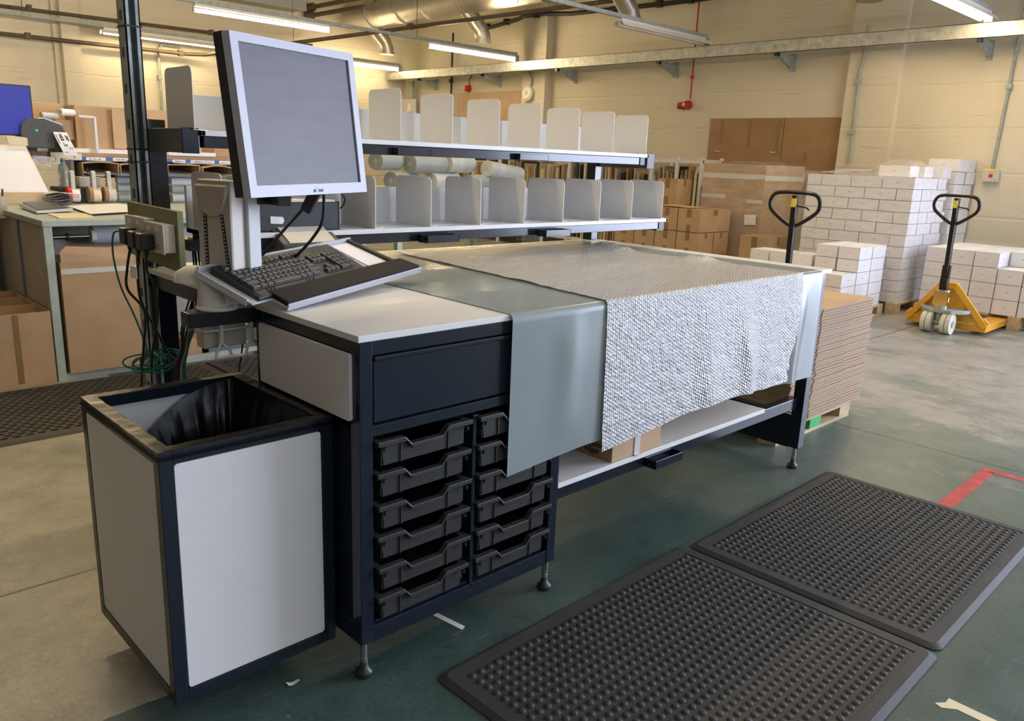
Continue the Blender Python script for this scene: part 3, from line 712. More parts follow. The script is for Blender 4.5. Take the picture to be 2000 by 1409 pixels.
# ================================================================== WASTE BIN
t = thing('waste_bin', 'tall square waste bin with navy frame and white panels at the end of the bench', 'bin', (-.207, .372, 0))
bx0, by0, bx1, by1, bz0, bz1 = -.415, .117, 0.0, .626, .072, .680
f = MB(); q = .03
for x in (bx0, bx1-q):
    for y in (by0, by1-q): f.box(x, y, bz0, x+q, y+q, bz1)
for z in (bz0, bz1-q):
    f.box(bx0+q, by0, z, bx1-q, by0+q, z+q).box(bx0+q, by1-q, z, bx1-q, by1, z+q)
    f.box(bx0, by0+q, z, bx0+q, by1-q, z+q).box(bx1-q, by0+q, z, bx1, by1-q, z+q)
f.build('frame', 'navy', t, bevel=.0015)
MB().prism(rrect(bx0+.032, bz0+.032, bx1-.032, bz1-.032, .008), 'y', by0+.001, by0+.014).build('front_panel', 'panel', t, bevel=.001)
MB().prism(rrect(by0+.032, bz0+.032, by1-.032, bz1-.032, .008), 'x', bx0+.001, bx0+.014).build('left_panel', 'panel', t, bevel=.001)
MB().prism(rrect(bx0+.032, bz0+.032, bx1-.032, bz1-.032, .008), 'y', by1-.014, by1-.001).build('back_panel', 'panel', t)
MB().prism(rrect(by0+.032, bz0+.032, by1-.032, bz1-.032, .008), 'x', bx1-.014, bx1-.001).build('right_panel', 'panel', t)
MB().box(bx0+q, by0+q, bz0+.004, bx1-q, by1-q, bz0+.014).build('bottom_panel', 'panel', t)
for x in (-.32, -.12):
    for y in (.27, .52):
        c = MB().cyl((x-.012, y, .028), (x+.012, y, .028), .028, n=20)
        c.build('castor_wheel', 'black_plastic', t)
        MB().box(x-.02, y-.014, .03, x-.013, y+.014, .068).box(x+.013, y-.014, .03, x+.02, y+.014, .068).box(x-.025, y-.025, .066, x+.025, y+.025, .073).build('castor_fork', 'galv', t)
t = thing('bin_liner', 'crumpled black plastic bin liner folded over the rim of the square bin', 'bin bag', (-.207, .372, .5))
r_ = MB(); e = .0025
for k in range(3):
    o_ = e*(.4+.5*k); z0 = bz1-.012-.0035*k
    r_.box(bx0-o_, by0-o_, z0, bx1+o_, by0+.001, z0+.0028).box(bx0-o_, by1, z0, bx1+o_, by1+o_, z0+.0028).box(bx0-o_, by0, z0, bx0, by1, z0+.0028)
r_.build('folded_bands', 'bag', t)
def rim_grid(x0, y0, x1, y1, nx, ny):
    from mathutils import noise
    return MB().grid(nx, ny, lambda u, v: (x0+(x1-x0)*u, y0+(y1-y0)*v, bz1+.0012+.0014*noise.noise(Vector((x0+(x1-x0)*u, (y0+(y1-y0)*v), 1))*38)))
for a in ((bx0-.001, by0-.001, bx1+.001, by0+q+.001, 40, 4), (bx0-.001, by1-q-.001, bx1+.001, by1+.001, 40, 4), (bx0-.001, by0+q, bx0+q+.001, by1-q, 4, 40), (bx1-q-.001, by0+q, bx1+.001, by1-q, 4, 40)):
    rim_grid(*a).build('rim_film', 'bag', t, fixn=False)
import mathutils
per = []
ix0, iy0, ix1, iy1 = bx0+q+.002, by0+q+.002, bx1-q-.002, by1-q-.002
n_ = 26
for i in range(n_): per.append((ix0+(ix1-ix0)*i/n_, iy0, 0))
for i in range(n_): per.append((ix1, iy0+(iy1-iy0)*i/n_, 1))
for i in range(n_): per.append((ix1-(ix1-ix0)*i/n_, iy1, 2))
for i in range(n_): per.append((ix0, iy1-(iy1-iy0)*i/n_, 3))
NP = len(per); rows = 26
def bagfn(u, v):
    i = int(round(u*NP)) % NP; x, y, side = per[i]
    # the film has slipped off the back-left corner, so the white inside shows there
    d = math.hypot(x-ix0, y-iy1); top = bz1-.004-.17*math.exp(-(d/.17)**2)
    bot = .20
    cx, cy = -.16, .40
    fold = math.sin(i*1.9)*.5+math.sin(i*.83+1)*.5
    k = v**.62
    zz = top*(1-v)+bot*v-.05*math.sin(v*PI)*0
    shr = .72*v**1.3
    px = x+(cx-x)*shr; py = y+(cy-y)*shr
    am = .013*fold*math.sin(min(1, v*2.5)*PI/2)*(1-.3*v)
    nx_, ny_ = (cx-x), (cy-y); l_ = math.hypot(nx_, ny_)
    return (px+nx_/l_*(am+.012*min(1, v*6)), py+ny_/l_*(am+.012*min(1, v*6)), zz)
bg = MB().grid(NP, rows, bagfn); bg.build('bag_film', 'bag', t, fixn=False)
MB().grid(14, 14, lambda u, v: (-.33+.34*u*1, .17+.44*v, .25+.06*mathutils.noise.noise(Vector((u*4, v*4, 2))))).build('bag_contents', 'bag', t, fixn=False)
MB().grid(18, 3, lambda u, v: (ix0+.01+(ix1-ix0-.1)*u, iy0+.005+.03*v+.035*u*(1-u)*4*v, bz1-.015-.03*v-.01*math.sin(u*9))).build('loose_flap', 'bag', t, fixn=False)
single('waste_paper', MB().grid(6, 6, lambda u, v: (-.175+.06*u+.01*v, .165+.045*v, .55+.09*v*(1-abs(u-.45))-.01*u), sm=False), 'paper', 'crumpled white paper sticking up out of the black bin liner', 'paper', (-.15, .19, .55))

# ================================================================== FLOOR MATS
def bump_mat(name, label, x0, y0, x1, y1, nx, ny, rz):
    cx, cy = (x0+x1)/2, (y0+y1)/2; w2, h2 = (x1-x0)/2, (y1-y0)/2
    t = thing(name, label, 'floor mat', (cx, cy, 0), rz=rz, group=None)
    H = .013; bd = .05
    out = rrect(-w2, -h2, w2, h2, .03, 6); inn = rrect(-w2+.018, -h2+.018, w2-.018, h2-.018, .025, 6)
    m = MB(); n = len(out)
    m.add([(x, y, .0005) for x, y in out]+[(x, y, .004) for x, y in out]+[(x, y, H) for x, y in inn], [(i, (i+1) % n, n+(i+1) % n, n+i) for i in range(n)]+[(n+i, n+(i+1) % n, 2*n+(i+1) % n, 2*n+i) for i in range(n)], 0, False)
    # rim ring and sunken field
    fx, fy = w2-bd, h2-bd
    fi = rrect(-fx, -fy, fx, fy, .002, 6)
    m.add([(x, y, H) for x, y in inn]+[(x, y, H) for x, y in fi]+[(x, y, H-.002) for x, y in fi], [(i, (i+1) % n, n+(i+1) % n, n+i) for i in range(n)]+[(n+i, n+(i+1) % n, 2*n+(i+1) % n, 2*n+i) for i in range(n)]+[tuple(range(2*n, 3*n))])
    m.build('mat_base', 'mat_rubber', t, local=True, fixn=True)
    d = MB(); rr = .0105; st = 8; px = (2*fx-.012)/nx; py = (2*fy-.012)/ny
    prof = [(1., 0), (.90, .45), (.6, .82), (0, 1.)]
    for j in range(ny):
        for i in range(nx):
            ox = -fx+.006+px*(i+.5); oy = -fy+.006+py*(j+.5)
            v = []
            for a, h in prof[:3]:
                v += [(ox+rr*a*math.cos(2*PI*k/st), oy+rr*a*math.sin(2*PI*k/st), H-.002+.0062*h) for k in range(st)]
            v.append((ox, oy, H-.002+.0062))
            fs = [(r*st+k, r*st+(k+1) % st, (r+1)*st+(k+1) % st, (r+1)*st+k) for r in range(2) for k in range(st)]+[(2*st+k, 2*st+(k+1) % st, 3*st) for k in range(st)]
            d.add(v, fs, 0, True)
    d.build('raised_bubbles', 'mat_rubber', t, local=True, fixn=False)
    return t
bump_mat('anti_fatigue_mat', 'dark rubber bubble mat nearest the camera, in front of the tray cabinet', .155, -.955, 1.272, -.098, 34, 25, .012)
bump_mat('anti_fatigue_mat', 'dark rubber bubble mat farther away, towards the red floor tape', 1.285, -.935, 2.398, -.105, 34, 25, .012)
def ring_mat(label, x0, y0, x1, y1):
    t = thing('ring_mat', label, 'floor mat', ((x0+x1)/2, (y0+y1)/2, 0))
    H = .014; b = .05
    m = MB(); px, py = .050, .034
    nx = int((x1-x0-2*b)/px); ny = int((y1-y0-2*b)/py); px = (x1-x0-2*b)/nx; py = (y1-y0-2*b)/ny
    for j in range(ny):
        sh = px/2 if j % 2 else 0
        for i in range(nx-(1 if j % 2 else 0)):
            ax = x0+b+px*i+sh; ay = y0+b+py*j; cx = ax+px/2; cy = ay+py/2
            o8 = [(ax+px, cy), (ax+px, ay+py), (cx, ay+py), (ax, ay+py), (ax, cy), (ax, ay), (cx, ay), (ax+px, ay)]
            h8 = [(cx+.40*px*math.cos(k*PI/4), cy+.33*py*math.sin(k*PI/4)) for k in range(8)]
            v = [(x, y, H) for x, y in o8]+[(x, y, H) for x, y in h8]+[(x, y, .001) for x, y in h8]
            m.add(v, [(k, (k+1) % 8, 8+(k+1) % 8, 8+k) for k in range(8)]+[(8+k, 8+(k+1) % 8, 16+(k+1) % 8, 16+k) for k in range(8)])
        if j % 2: m.box(x0+b, y0+b+py*j, .001, x0+b+sh, y0+b+py*(j+1), H).box(x1-b-sh, y0+b+py*j, .001, x1-b, y0+b+py*(j+1), H)
    m.build('ring_lattice', 'mat_mesh', t, fixn=False)
    e = MB()
    e.prism([(y0, .0005), (y0+b, .0005), (y0+b, H), (y0+.012, H*.8)], 'x', x0, x1).prism([(y1, .0005), (y1-b, .0005), (y1-b, H), (y1-.012, H*.8)], 'x', x0, x1)
    e.box(x0, y0+b, .0005, x0+b, y1-b, H).box(x1-b, y0+b, .0005, x1, y1-b, H); e.build('border', 'mat_mesh', t)
ring_mat('perforated rubber mat on the floor behind the bin, left of the posts', -1.3, 2.37, .98, 3.25)
ring_mat('perforated rubber mat on the floor behind the bench, right of the posts', 1.0, 2.37, 2.6, 3.25)

# tape and litter on the floor
single('floor_tape', MB().prism([(2.405, -.553), (2.41, -.612), (3.00, -.60), (2.97, -.548)], 'z', .0003, .0012), 'red_plastic', 'wide strip of red floor tape beyond the farther bubble mat', 'tape', (2.7, -.58, 0))
bpy.data.objects['floor_tape'].data.materials[0] = mat('worn_red_floor_tape', (.50, .065, .06), .6, var=.25, scale=14)
single('floor_tape', MB().prism([(2.985, -.55), (3.035, -.55), (3.06, -1.6), (3.015, -1.6)], 'z', .0003, .0012), 'red_plastic', 'strip of red floor tape running off the right edge of the picture', 'tape', (3.03, -1.0, 0))
bpy.data.objects['floor_tape.001'].data.materials[0] = bpy.data.objects['floor_tape'].data.materials[0]
single('white_strip', MB().prism([(.329, .122), (.345, .136), (.363, .022), (.346, .014)], 'z', .0003, .001), 'paper', 'short strip of white tape on the floor under the tray cabinet', 'tape', (.345, .07, 0))
single('white_strip', MB().prism([(1.045, -1.03), (1.052, -1.012), (1.075, -1.03), (1.10, -1.03), (1.098, -1.18), (1.066, -1.18), (1.068, -1.06)], 'z', .0003, .001), 'cream_paper', 'torn strip of cream tape at the bottom right corner of the picture', 'tape', (1.08, -1.1, 0))
single('paper_scrap', MB().grid(4, 3, lambda u, v: (-.146+.03*u, .100+.018*v*(1-.6*u), .002+.010*abs(u-.4)), sm=False), 'paper', 'tiny torn white paper scrap on the dark floor right of the bin', 'paper', (-.134, .11, 0))

# ================================================================== WORK STATION: arm, tray, keyboard, monitor
A = thing('workstation_arm', 'beige and grey stand with monitor column and sloping keyboard tray on the side arm', 'stand', (-.09, .53, .889))
MB().lathe([(.052, 0), (.055, .004), (.052, .009), (.046, .011)], (-.092, .53, .889), 32).build('base_disc', 'beige', A)
bb = MB().lathe([(.044, 0), (.040, .03), (.040, .078)], (-.097, .535, .899), 24); bb.build('base_body', 'beige', A)
MB().box(-.085, .482, .905, -.052, .50, .965).build('base_inlay', 'laminate', A, bevel=.002)
MB().lathe([(.052, 0), (.046, .025), (.02, .04)], (-.12, .60, .955), 24).build('swivel_cap', 'beige', A)
th = .350; X1 = Vector((math.cos(th), math.sin(th), 0)); Y1 = Vector((-math.sin(th), math.cos(th), 0)); O1 = Vector((-.018, .50, 0))
RZ = Matrix.Rotation(th, 3, 'Z')
def col_box(u0, u1, v0, v1, z0, z1): return MB().obox(O1+X1*((u0+u1)/2)+Y1*((v0+v1)/2)+Vector((0, 0, (z0+z1)/2)), (u1-u0, v1-v0, z1-z0), RZ)
def col_pt(u, v, z): return O1+X1*u+Y1*v+Vector((0, 0, z))
c1 = col_box(-.048, 0, 0, .115, .93, 1.222); c1.build('column', 'beige', A, bevel=.004)
col_box(.0, .044, -.012, .06, .97, 1.235).build('slider_column', 'ltgrey', A, bevel=.003)
# shield-shaped cover and slots on the left flank
sh = []
for k in range(17):
    a = PI*k/16; sh.append((.057+.056*math.cos(a), -.085*math.sin(a)))
zt = 1.212
v = [col_pt(-.0485, p[0], zt+p[1]) for p in sh]+[col_pt(-.060, .057+(p[0]-.057)*.9, zt-.006+p[1]*.9) for p in sh]
n = len(sh)
MB().add(v, [(i, (i+1) % n, n+(i+1) % n, n+i) for i in range(n)]+[tuple(range(n, 2*n))]).build('shield_cover', 'taupe', A)
col_box(-.0495, -.048, .001, .114, .94, 1.219).build('flank_shade', 'taupe', A)  # thin sheet giving the beige column's left side its shade as colour
def strip(v0, z0, v1, z1, wd, m, off=.0505):
    a = col_pt(-off, v0, z0); b = col_pt(-off, v1, z1)
    return MB().bar(a, b, .002, wd)
for v0, v1, w_ in ((.088, .088, .011), (.030, .012, .011)):
    a = col_pt(-.0502, v0, 1.135); b = col_pt(-.0502, v1, .985)
    d = (b-a); L_ = d.length; q_ = d.to_track_quat('Z', 'X').to_matrix()
    MB().add([a+Y1*w_/2, a-Y1*w_/2, b-Y1*w_/2, b+Y1*w_/2, a+Y1*w_/2-X1*.001, a-Y1*w_/2-X1*.001, b-Y1*w_/2-X1*.001, b+Y1*w_/2-X1*.001], [(0, 1, 2, 3), (7, 6, 5, 4), (0, 4, 5, 1), (1, 5, 6, 2), (2, 6, 7, 3), (3, 7, 4, 0)]).build('slot', 'cable_black', A)
    mk = MB()
    for k in range(16):
        p_ = a+d*(k+.5)/16; mk.obox(p_-X1*.0012, (.001, .005, .003), RZ)
    mk.build('slot_teeth', 'ltgrey', A)
MB().box(.045, .44, 1.16, .085, .475, 1.40).box(.0, .50, 1.16, .07, .53, 1.20).box(.05, .47, 1.16, .075, .53, 1.20).build('monitor_mast', 'black_enamel', A, bevel=.003)

def eul(rx, ry, rz): return Matrix.Rotation(rz, 3, 'Z') @ Matrix.Rotation(ry, 3, 'Y') @ Matrix.Rotation(rx, 3, 'X')
KR = (.3364, -.0496, .3563); KO = Vector((-.0233, .3744, .9571)); KM = eul(*KR)
def kp(u, v, h): return KO+KM @ Vector((u, v, h))
# tray: a part of the stand, built in its own sloping frame
def kslab(pts, h0, h1, name, m, parent, bevel=0, conv=True):
    v = [kp(u, w_, h0) for u, w_ in pts]+[kp(u, w_, h1) for u, w_ in pts]; n = len(pts)
    return MB().add(v, [tuple(range(n))[::-1], tuple(range(n, 2*n))]+[(i, (i+1) % n, n+(i+1) % n, n+i) for i in range(n)]).build(name, m, parent, bevel=bevel)
kslab([(-.058, -.008), (.012, -.008), (.0147, -.055), (.640, -.055), (.600, .005), (.580, .188), (-.058, .188)], -.031, -.0265, 'keyboard_tray', 'ltgrey', A, .001)
kslab([(-.058, .180), (.580, .180), (.580, .188), (-.058, .188)], -.0265, -.012, 'tray_back_lip', 'silver', A, .001)
kslab([(-.060, .01), (-.054, .01), (-.054, .188), (-.060, .188)], -.040, -.022, 'tray_side_lip', 'ltgrey', A, .001)
kslab([(.0147, -.061), (.648, -.061), (.642, -.056), (.0147, -.056)], -.038, -.018, 'tray_front_rail', 'silver', A, .002)
kslab([(.0147, -.056), (.642, -.056), (.620, .012), (.0147, .012)], -.026, -.012, 'wrist_rest', 'foam', A, .003)
kslab([(.475, .02), (.572, .02), (.560, .178), (.475, .178)], -.0262, -.0235, 'mouse_area', 'paper', A)
kslab([(.574, .012), (.592, .012), (.575, .186), (.558, .186)], -.026, -.014, 'tray_right_edge', 'black_plastic', A, .002)
MB().bar(kp(.06, .09, -.032), (-.05, .53, .95), .05, .03).build('tray_bracket', 'beige', A, bevel=.003)
K = thing('keyboard', 'black full-size computer keyboard on the sloping tray', 'keyboard', kp(-.034, 0, 0), rot=KR)
KW, KD = .472, .158
body = MB().add([(0, -.006, -.026), (KW, -.006, -.026), (KW, KD+.008, -.026), (0, KD+.008, -.026), (.002, -.004, -.016), (KW-.002, -.004, -.016), (KW-.002, KD+.006, -.006), (.002, KD+.006, -.006)], [(3, 2, 1, 0), (4, 5, 6, 7), (0, 1, 5, 4), (1, 2, 6, 5), (2, 3, 7, 6), (3, 0, 4, 7)])
body.build('case', 'pc_black', K, local=True, bevel=.002)
keymeshes = {}
def key(u, v, wd, dp=.0175, back=0):
    w_ = round(wd, 4); kk = (w_, dp)
    if kk not in keymeshes:
        m = MB(); a = .0008; i = .0022
        m.add([(a, a, 0), (w_-a, a, 0), (w_-a, dp-a, 0), (a, dp-a, 0), (i, i+.0005, .010), (w_-i, i+.0005, .010), (w_-i, dp-i+.0008, .010), (i, dp-i+.0008, .010)], [(3, 2, 1, 0), (4, 5, 6, 7), (0, 1, 5, 4), (1, 2, 6, 5), (2, 3, 7, 6), (3, 0, 4, 7)])
        o = m.build('key', 'key', K, local=True, bevel=.0008); keymeshes[kk] = o
    else:
        o = keymeshes[kk].copy(); COL.objects.link(o); o.parent = K
    o.location = (u, v, -.0155+.0095*v/KD); return o
P_ = .0196
def row(u0, v, ws):
    u = u0
    for w_ in ws:
        if w_ > 0: key(u, v, w_*P_)
        u += abs(w_)*P_
y5 = [.026+.0185*k for k in range(5)]; u0 = .012
row(u0, y5[0], [1.5, 1.25, 1.25, 5.5, 1.25, 1.25, 1.5]+[1.25*0]*0)
row(u0, y5[1], [2.25]+[1]*10+[2.25])
row(u0, y5[2], [1.75]+[1]*11+[1.75])
row(u0, y5[3], [1.5]+[1]*12+[1])
row(u0, y5[4], [1]*13+[1.5])
row(u0, y5[4]+.028, [1, -1, 1, 1, 1, 1, -.5, 1, 1, 1, 1, -.5, 1, 1, 1, 1])
un = u0+P_*15.1
row(un, y5[0], [1, 1, 1]); row(un+P_, y5[1], [1]); row(un, y5[3], [1, 1, 1]); row(un, y5[4], [1, 1, 1])
up_ = un+P_*3.45
row(up_, y5[0], [2, 1]); row(up_, y5[1], [1, 1, 1, 1]); row(up_, y5[2], [1, 1, 1]); row(up_, y5[3], [1, 1, 1, 1]); row(up_, y5[4], [1, 1, 1, 1])
# front apron with its curved ribs
MB().add([(.01, -.005, -.015), (.30, -.005, -.015), (.30, .024, -.0125), (.01, .024, -.0125)], [(0, 1, 2, 3)]).build('front_apron', 'pc_black', K, local=True, fixn=False)
for uu in (.050, .062, .074, .205, .217, .229):
    MB().tube([(uu-.004, -.004, -.0145), (uu, .008, -.0125), (uu+.006, .022, -.0115)], .0012, 5).build('apron_rib', 'cable_black', K, local=True)
text_o = None

MR = (-.1127, -.0134, .3507); MO = Vector((.055, .305, 1.3782))
mon = thing('computer_monitor', 'big square grey-framed computer monitor with a dusty dark screen', 'monitor', MO, rot=MR)
aw, ah = .386/2, .309/2; bs, bt, bb_ = .023, .0193, .0262
W2, Ht, Hb = aw+bs, ah+bt, ah+bb_
o8 = [(-W2, Ht), (W2, Ht), (W2, -Hb), (-W2, -Hb)]; i8 = [(-aw, ah), (aw, ah), (aw, -ah), (-aw, -ah)]
m_ = MB()
vv = [(x, -.0, z) for x, z in o8]+[(x, -.0, z) for x, z in i8]+[(x, .006, z) for x, z in i8]+[(x, .022, z) for x, z in o8]
m_.add(vv, [(k, (k+1) % 4, 4+(k+1) % 4, 4+k) for k in range(4)]+[(4+k, 4+(k+1) % 4, 8+(k+1) % 4, 8+k) for k in range(4)]+[(k, 12+k, 12+(k+1) % 4, (k+1) % 4) for k in range(4)]+[(12, 13, 14, 15)])
m_.build('bezel', 'silver', mon, local=True)
MB().box(-aw, .005, -ah, aw, .006, ah).build('screen', 'screen', mon, local=True)
MB().box(-W2+.002, .0222, -Hb+.002, W2-.002, .052, Ht+.004).build('rear_shell', 'black_plastic', mon, local=True, bevel=.004)
MB().box(-.11, .052, -.10, .11, .068, .09).build('rear_bulge', 'black_plastic', mon, local=True, bevel=.01)
MB().box(-.001, -.0012, -ah-.020, .034, -.0002, -ah-.0135).build('button_strip', 'pc_black', mon, local=True)
for k in range(5):
    MB().box(.001+.0065*k, -.002, -ah-.0195, .0055+.0065*k, -.001, -ah-.0145).build('button', 'led' if k == 1 else 'slate', mon, local=True)
MB().box(.008, -.0008, -ah-.0095, .019, -.0002, -ah-.0078).build('maker_mark', 'ink_grey', mon, local=True)
MB().box(-.02, .068, -.02, .02, .14, .02).build('mount_stub', 'black_enamel', mon, local=True)

def wire(label, pts, r, m, group=None, k=8):
    return single('cable', MB().tube(spl(pts, k), r, 7), m, label, 'cable', pts[0], group)
wire('thick black monitor cable hanging behind the sloping keyboard', [(.14, .42, 1.19), (.13, .43, 1.17), (.10, .50, 1.10), (.07, .58, 1.02), (.06, .64, .99)], .0042, 'cable_black')
single('cable_plug', MB().bar((.148, .41, 1.215), (.125, .44, 1.145), .018, .030), 'black_plastic', 'black video plug under the monitor with its cable hanging down', 'plug', (.14, .42, 1.19), bevel=.003)
wire('black monitor cable hanging in front of the label printer', [(.20, .47, 1.20), (.20, .48, 1.12), (.195, .52, 1.07), (.17, .56, 1.02), (.165, .60, 1.0)], .0045, 'cable_black')
wire('thin black cable loop under the monitor above the computer box', [(.22, .50, 1.19), (.26, .62, 1.175), (.36, .78, 1.165), (.40, .86, 1.18), (.34, .84, 1.19)], .003, 'cable_black')
wire('black cable curling over the right end of the black computer', [(.38, .80, 1.20), (.50, .90, 1.185), (.555, .93, 1.15), (.55, .94, 1.12), (.53, .96, 1.10)], .003, 'cable_black')

# black computer on the lower shelf
t = thing('desktop_computer', 'flat black desktop computer lying at the left end of the lower shelf', 'computer', (.36, 1.0, 1.045))
MB().box(.16, .905, 1.047, .515, 1.12, 1.138).build('case', 'pc_black', t, bevel=.003)
MB().box(.513, .903, 1.046, .520, 1.12, 1.141).build('end_bezel', 'slate', t, bevel=.002)
MB().prism([(.262, 1.072), (.304, 1.070), (.310, 1.080), (.306, 1.092), (.262, 1.095)], 'y', .9035, .9052).build('paper_tag', 'paper', t)
for k in range(3): MB().box(.268, .9028, 1.077+.0055*k, .295-.005*(k % 2), .9036, 1.0785+.0055*k).build('tag_print', 'ink_grey', t)
MB().box(.16, .905, 1.139, .50, 1.12, 1.146).build('lid', 'socket', t, bevel=.001)
# label printer on the bench, behind the keyboard
t = thing('label_printer', 'grey desktop label printer with glossy lid standing behind the keyboard', 'printer', (.40, .95, .9), rz=0)
MB().prism([(.82, .902), (1.10, .902), (1.10, 1.03), (1.04, 1.072), (.93, 1.066), (.82, 1.012)], 'x', .262, .475).build('body', 'slate', t, bevel=.006)
MB().prism([(.825, 1.0135), (.925, 1.067), (.925, 1.0695), (.822, 1.017)], 'x', .285, .452).build('front_cover', 'beige', t, bevel=.002)
MB().prism([(.932, 1.067), (1.04, 1.073), (1.03, 1.083), (.935, 1.077)], 'x', .29, .447).build('glossy_lid', 'black_enamel', t, bevel=.003)
MB().prism([(.93, 1.062), (.95, 1.062), (.95, 1.075), (.93, 1.070)], 'x', .285, .296).build('latch', 'silver', t, bevel=.001)
MB().box(.285, .8185, .935, .452, .8205, .965).build('label_exit', 'black_enamel', t)

# ================================================================== POST, SOCKET BOARD AND CABLES
t = thing('strut_post', 'galvanised slotted strut post strapped to the bench upright, reaching up to the roof rails', 'post', (0, 1.29, 0))
p_ = MB()
p_ = MB(); dx_ = .008
p_.box(-.015, 1.270, 0, -.011, 1.335, 2.872).box(.027, 1.270, 0, .031, 1.335, 2.872).box(-.015, 1.331, 0, .031, 1.335, 2.872).box(-.015, 1.270, 0, -.002, 1.274, 2.872).box(.018, 1.270, 0, .031, 1.274, 2.872)
p_.build('channel', 'galv', t)
for k in range(20): MB().box(-.0158, 1.295, .25+.11*k, -.0146, 1.315, .28+.11*k).build('slot', 'cable_black', t)
MB().box(-.06, 1.22, 0, .08, 1.38, .006).build('foot_plate', 'galv', t)
for z in (1.285, 1.245, 1.66):
    MB().box(-.017, 1.268, z, .035 if z > 1.5 else .106, 1.270, z+.005).box(-.017, 1.268, z, -.0155, 1.34, z+.005).build('cable_tie', 'cable_black', t)
t = thing('socket_board', 'olive painted board with twin socket outlets fixed beside the posts', 'board', (-.05, 1.08, 1.03))
MB().prism([(.862, .938), (1.268, .952), (1.268, 1.122), (.862, 1.118)], 'x', -.052, -.034).build('backboard', 'olive', t, bevel=.001)
def sock(y0, y1, z0, z1):
    s = MB().box(-.085, y0, z0, -.053, y1, z1).build('socket_box', 'socket', t, bevel=.003)
    MB().box(-.091, y0-.002, z0-.004, -.0855, y1+.002, z1+.003).build('face_plate', 'socket', s, bevel=.002)
    for yy in (y0+(y1-y0)*.28, y0+(y1-y0)*.72):
        MB().box(-.094, yy-.008, z1-.020, -.0912, yy+.008, z1-.010).build('rocker', 'paper', s)
        MB().box(-.0925, yy-.0035, z0+.018, -.0912, yy+.0035, z0+.022).box(-.0925, yy-.013, z0+.010, -.0912, yy-.009, z0+.013).box(-.0925, yy+.009, z0+.010, -.0912, yy+.013, z0+.013).build('pin_hole', 'cable_black', s)
sock(.878, 1.02, .996, 1.078); sock(1.03, 1.18, 1.002, 1.085)
for yy, z in ((.958, .0), (1.024, .0), (1.094, .004)):
    g = thing('mains_plug', {.958: 'black mains plug nearest the camera of the three on the socket board', 1.024: 'middle one of three black mains plugs on the socket board', 1.094: 'farthest of three black mains plugs, with the green cable beside it'}[yy], 'plug', (-.1, yy, 1.03), group='black mains plugs')
    MB().box(-.134, yy-.024, 1.000+z, -.0945, yy+.024, 1.050+z).build('body', 'black_plastic', g, bevel=.005)
    MB().cyl((-.112, yy, 1.001+z), (-.112, yy, .980+z), .009, .0045, 10).build('strain_relief', 'black_plastic', g)
wire('black mains cable looping down left of the posts to the floor', [(-.112, 1.094, .985), (-.122, 1.10, .93), (-.12, 1.12, .86), (-.07, 1.13, .78), (-.075, 1.15, .66), (-.085, 1.16, .55), (-.10, 1.17, .30), (-.09, 1.2, .02)], .0042, 'cable_black')
wire('black mains cable running down across the galvanised post', [(-.112, 1.024, .985), (-.117, 1.03, .90), (-.10, 1.06, .82), (-.05, 1.09, .72), (-.01, 1.12, .64), (.04, 1.14, .58), (.07, 1.2, .50), (.05, 1.25, .02)], .0042, 'cable_black')
wire('black mains cable behind the other two, towards the dark upright', [(-.112, .958, .985), (-.112, .965, .94), (-.08, 1.0, .88), (-.055, 1.06, .78), (-.05, 1.16, .60), (-.045, 1.18, .4), (-.03, 1.2, .02)], .0038, 'cable_black')
wire('green network cable falling from the socket board to the coil', [(-.12, 1.13, 1.04), (-.135, 1.16, 1.03), (-.135, 1.18, .96), (-.12, 1.18, .86), (-.085, 1.18, .76), (-.06, 1.17, .66), (-.05, 1.17, .615)], .003, 'cable_green')
single('cable_label', MB().box(-.124, 1.02, .905, -.121, 1.07, .94), 'paper', 'white paper tag wrapped round the black mains cables', 'tag', (-.12, 1.15, .94))
# green coil
gc = MB(); random.seed(4)
for k in range(7):
    a0 = random.uniform(0, PI); rx, rz = random.uniform(.05, .085), random.uniform(.016, .034)
    ox = -.04+random.uniform(-.03, .04); pts = []
    for j in range(22):
        a = 2*PI*j/22; pts.append((ox+rx*math.cos(a), 1.17+.02*math.sin(a+a0)+.004*k, .600+rz*math.sin(a)+.10*rx*math.cos(a)*math.cos(a0)*2))
    gc.tube(pts, .0028, 6, closed=True)
t = thing('cable_coil', 'tangled coil of green network cable tied to the foot of the posts', 'cable coil', (-.02, 1.17, .6))
gc.build('coil_loops', 'cable_green', t)
MB().tube([(-.045, 1.135, .60), (-.035, 1.135, .625), (-.03, 1.2, .63), (-.03, 1.21, .59), (-.045, 1.2, .575)], .004, 6, closed=True).build('tie', 'cable_green', t)
# bundle by the stand
for i, (m, dx, dz, rr) in enumerate((('cable_black', 0, 0, .004), ('cable_black', .010, .01, .003), ('cable_grey', .018, -.01, .0035), ('cable_green', .028, .0, .003), ('cable_black', -.008, .02, .003), ('cable_green', .035, .02, .003), ('cable_black', .02, .03, .0025))):
    lbs = ['thickest black cable of the hanging bundle between upright and stand', 'second black cable of the bundle between upright and stand', 'pale grey cable in the bundle between upright and stand', 'green cable in the bundle close to the olive board', 'leftmost black cable of the hanging bundle by the stand', 'green cable of the bundle nearest the keyboard stand', 'thinnest black cable of the hanging bundle by the stand']
    wire(lbs[i], [(.10+dx, 1.12, .98+dz), (.085+dx, 1.08, .90), (.045+dx*.6, 1.03, .82+dz), (.010+dx, 1.02, .74), (.012+dx*.5, 1.05, .66), (-.005+dx, 1.08, .55), (.02+dx*2, 1.1, .3), (.03+dx*2, 1.1, .012)], rr, m, 'cables hanging between upright and stand')
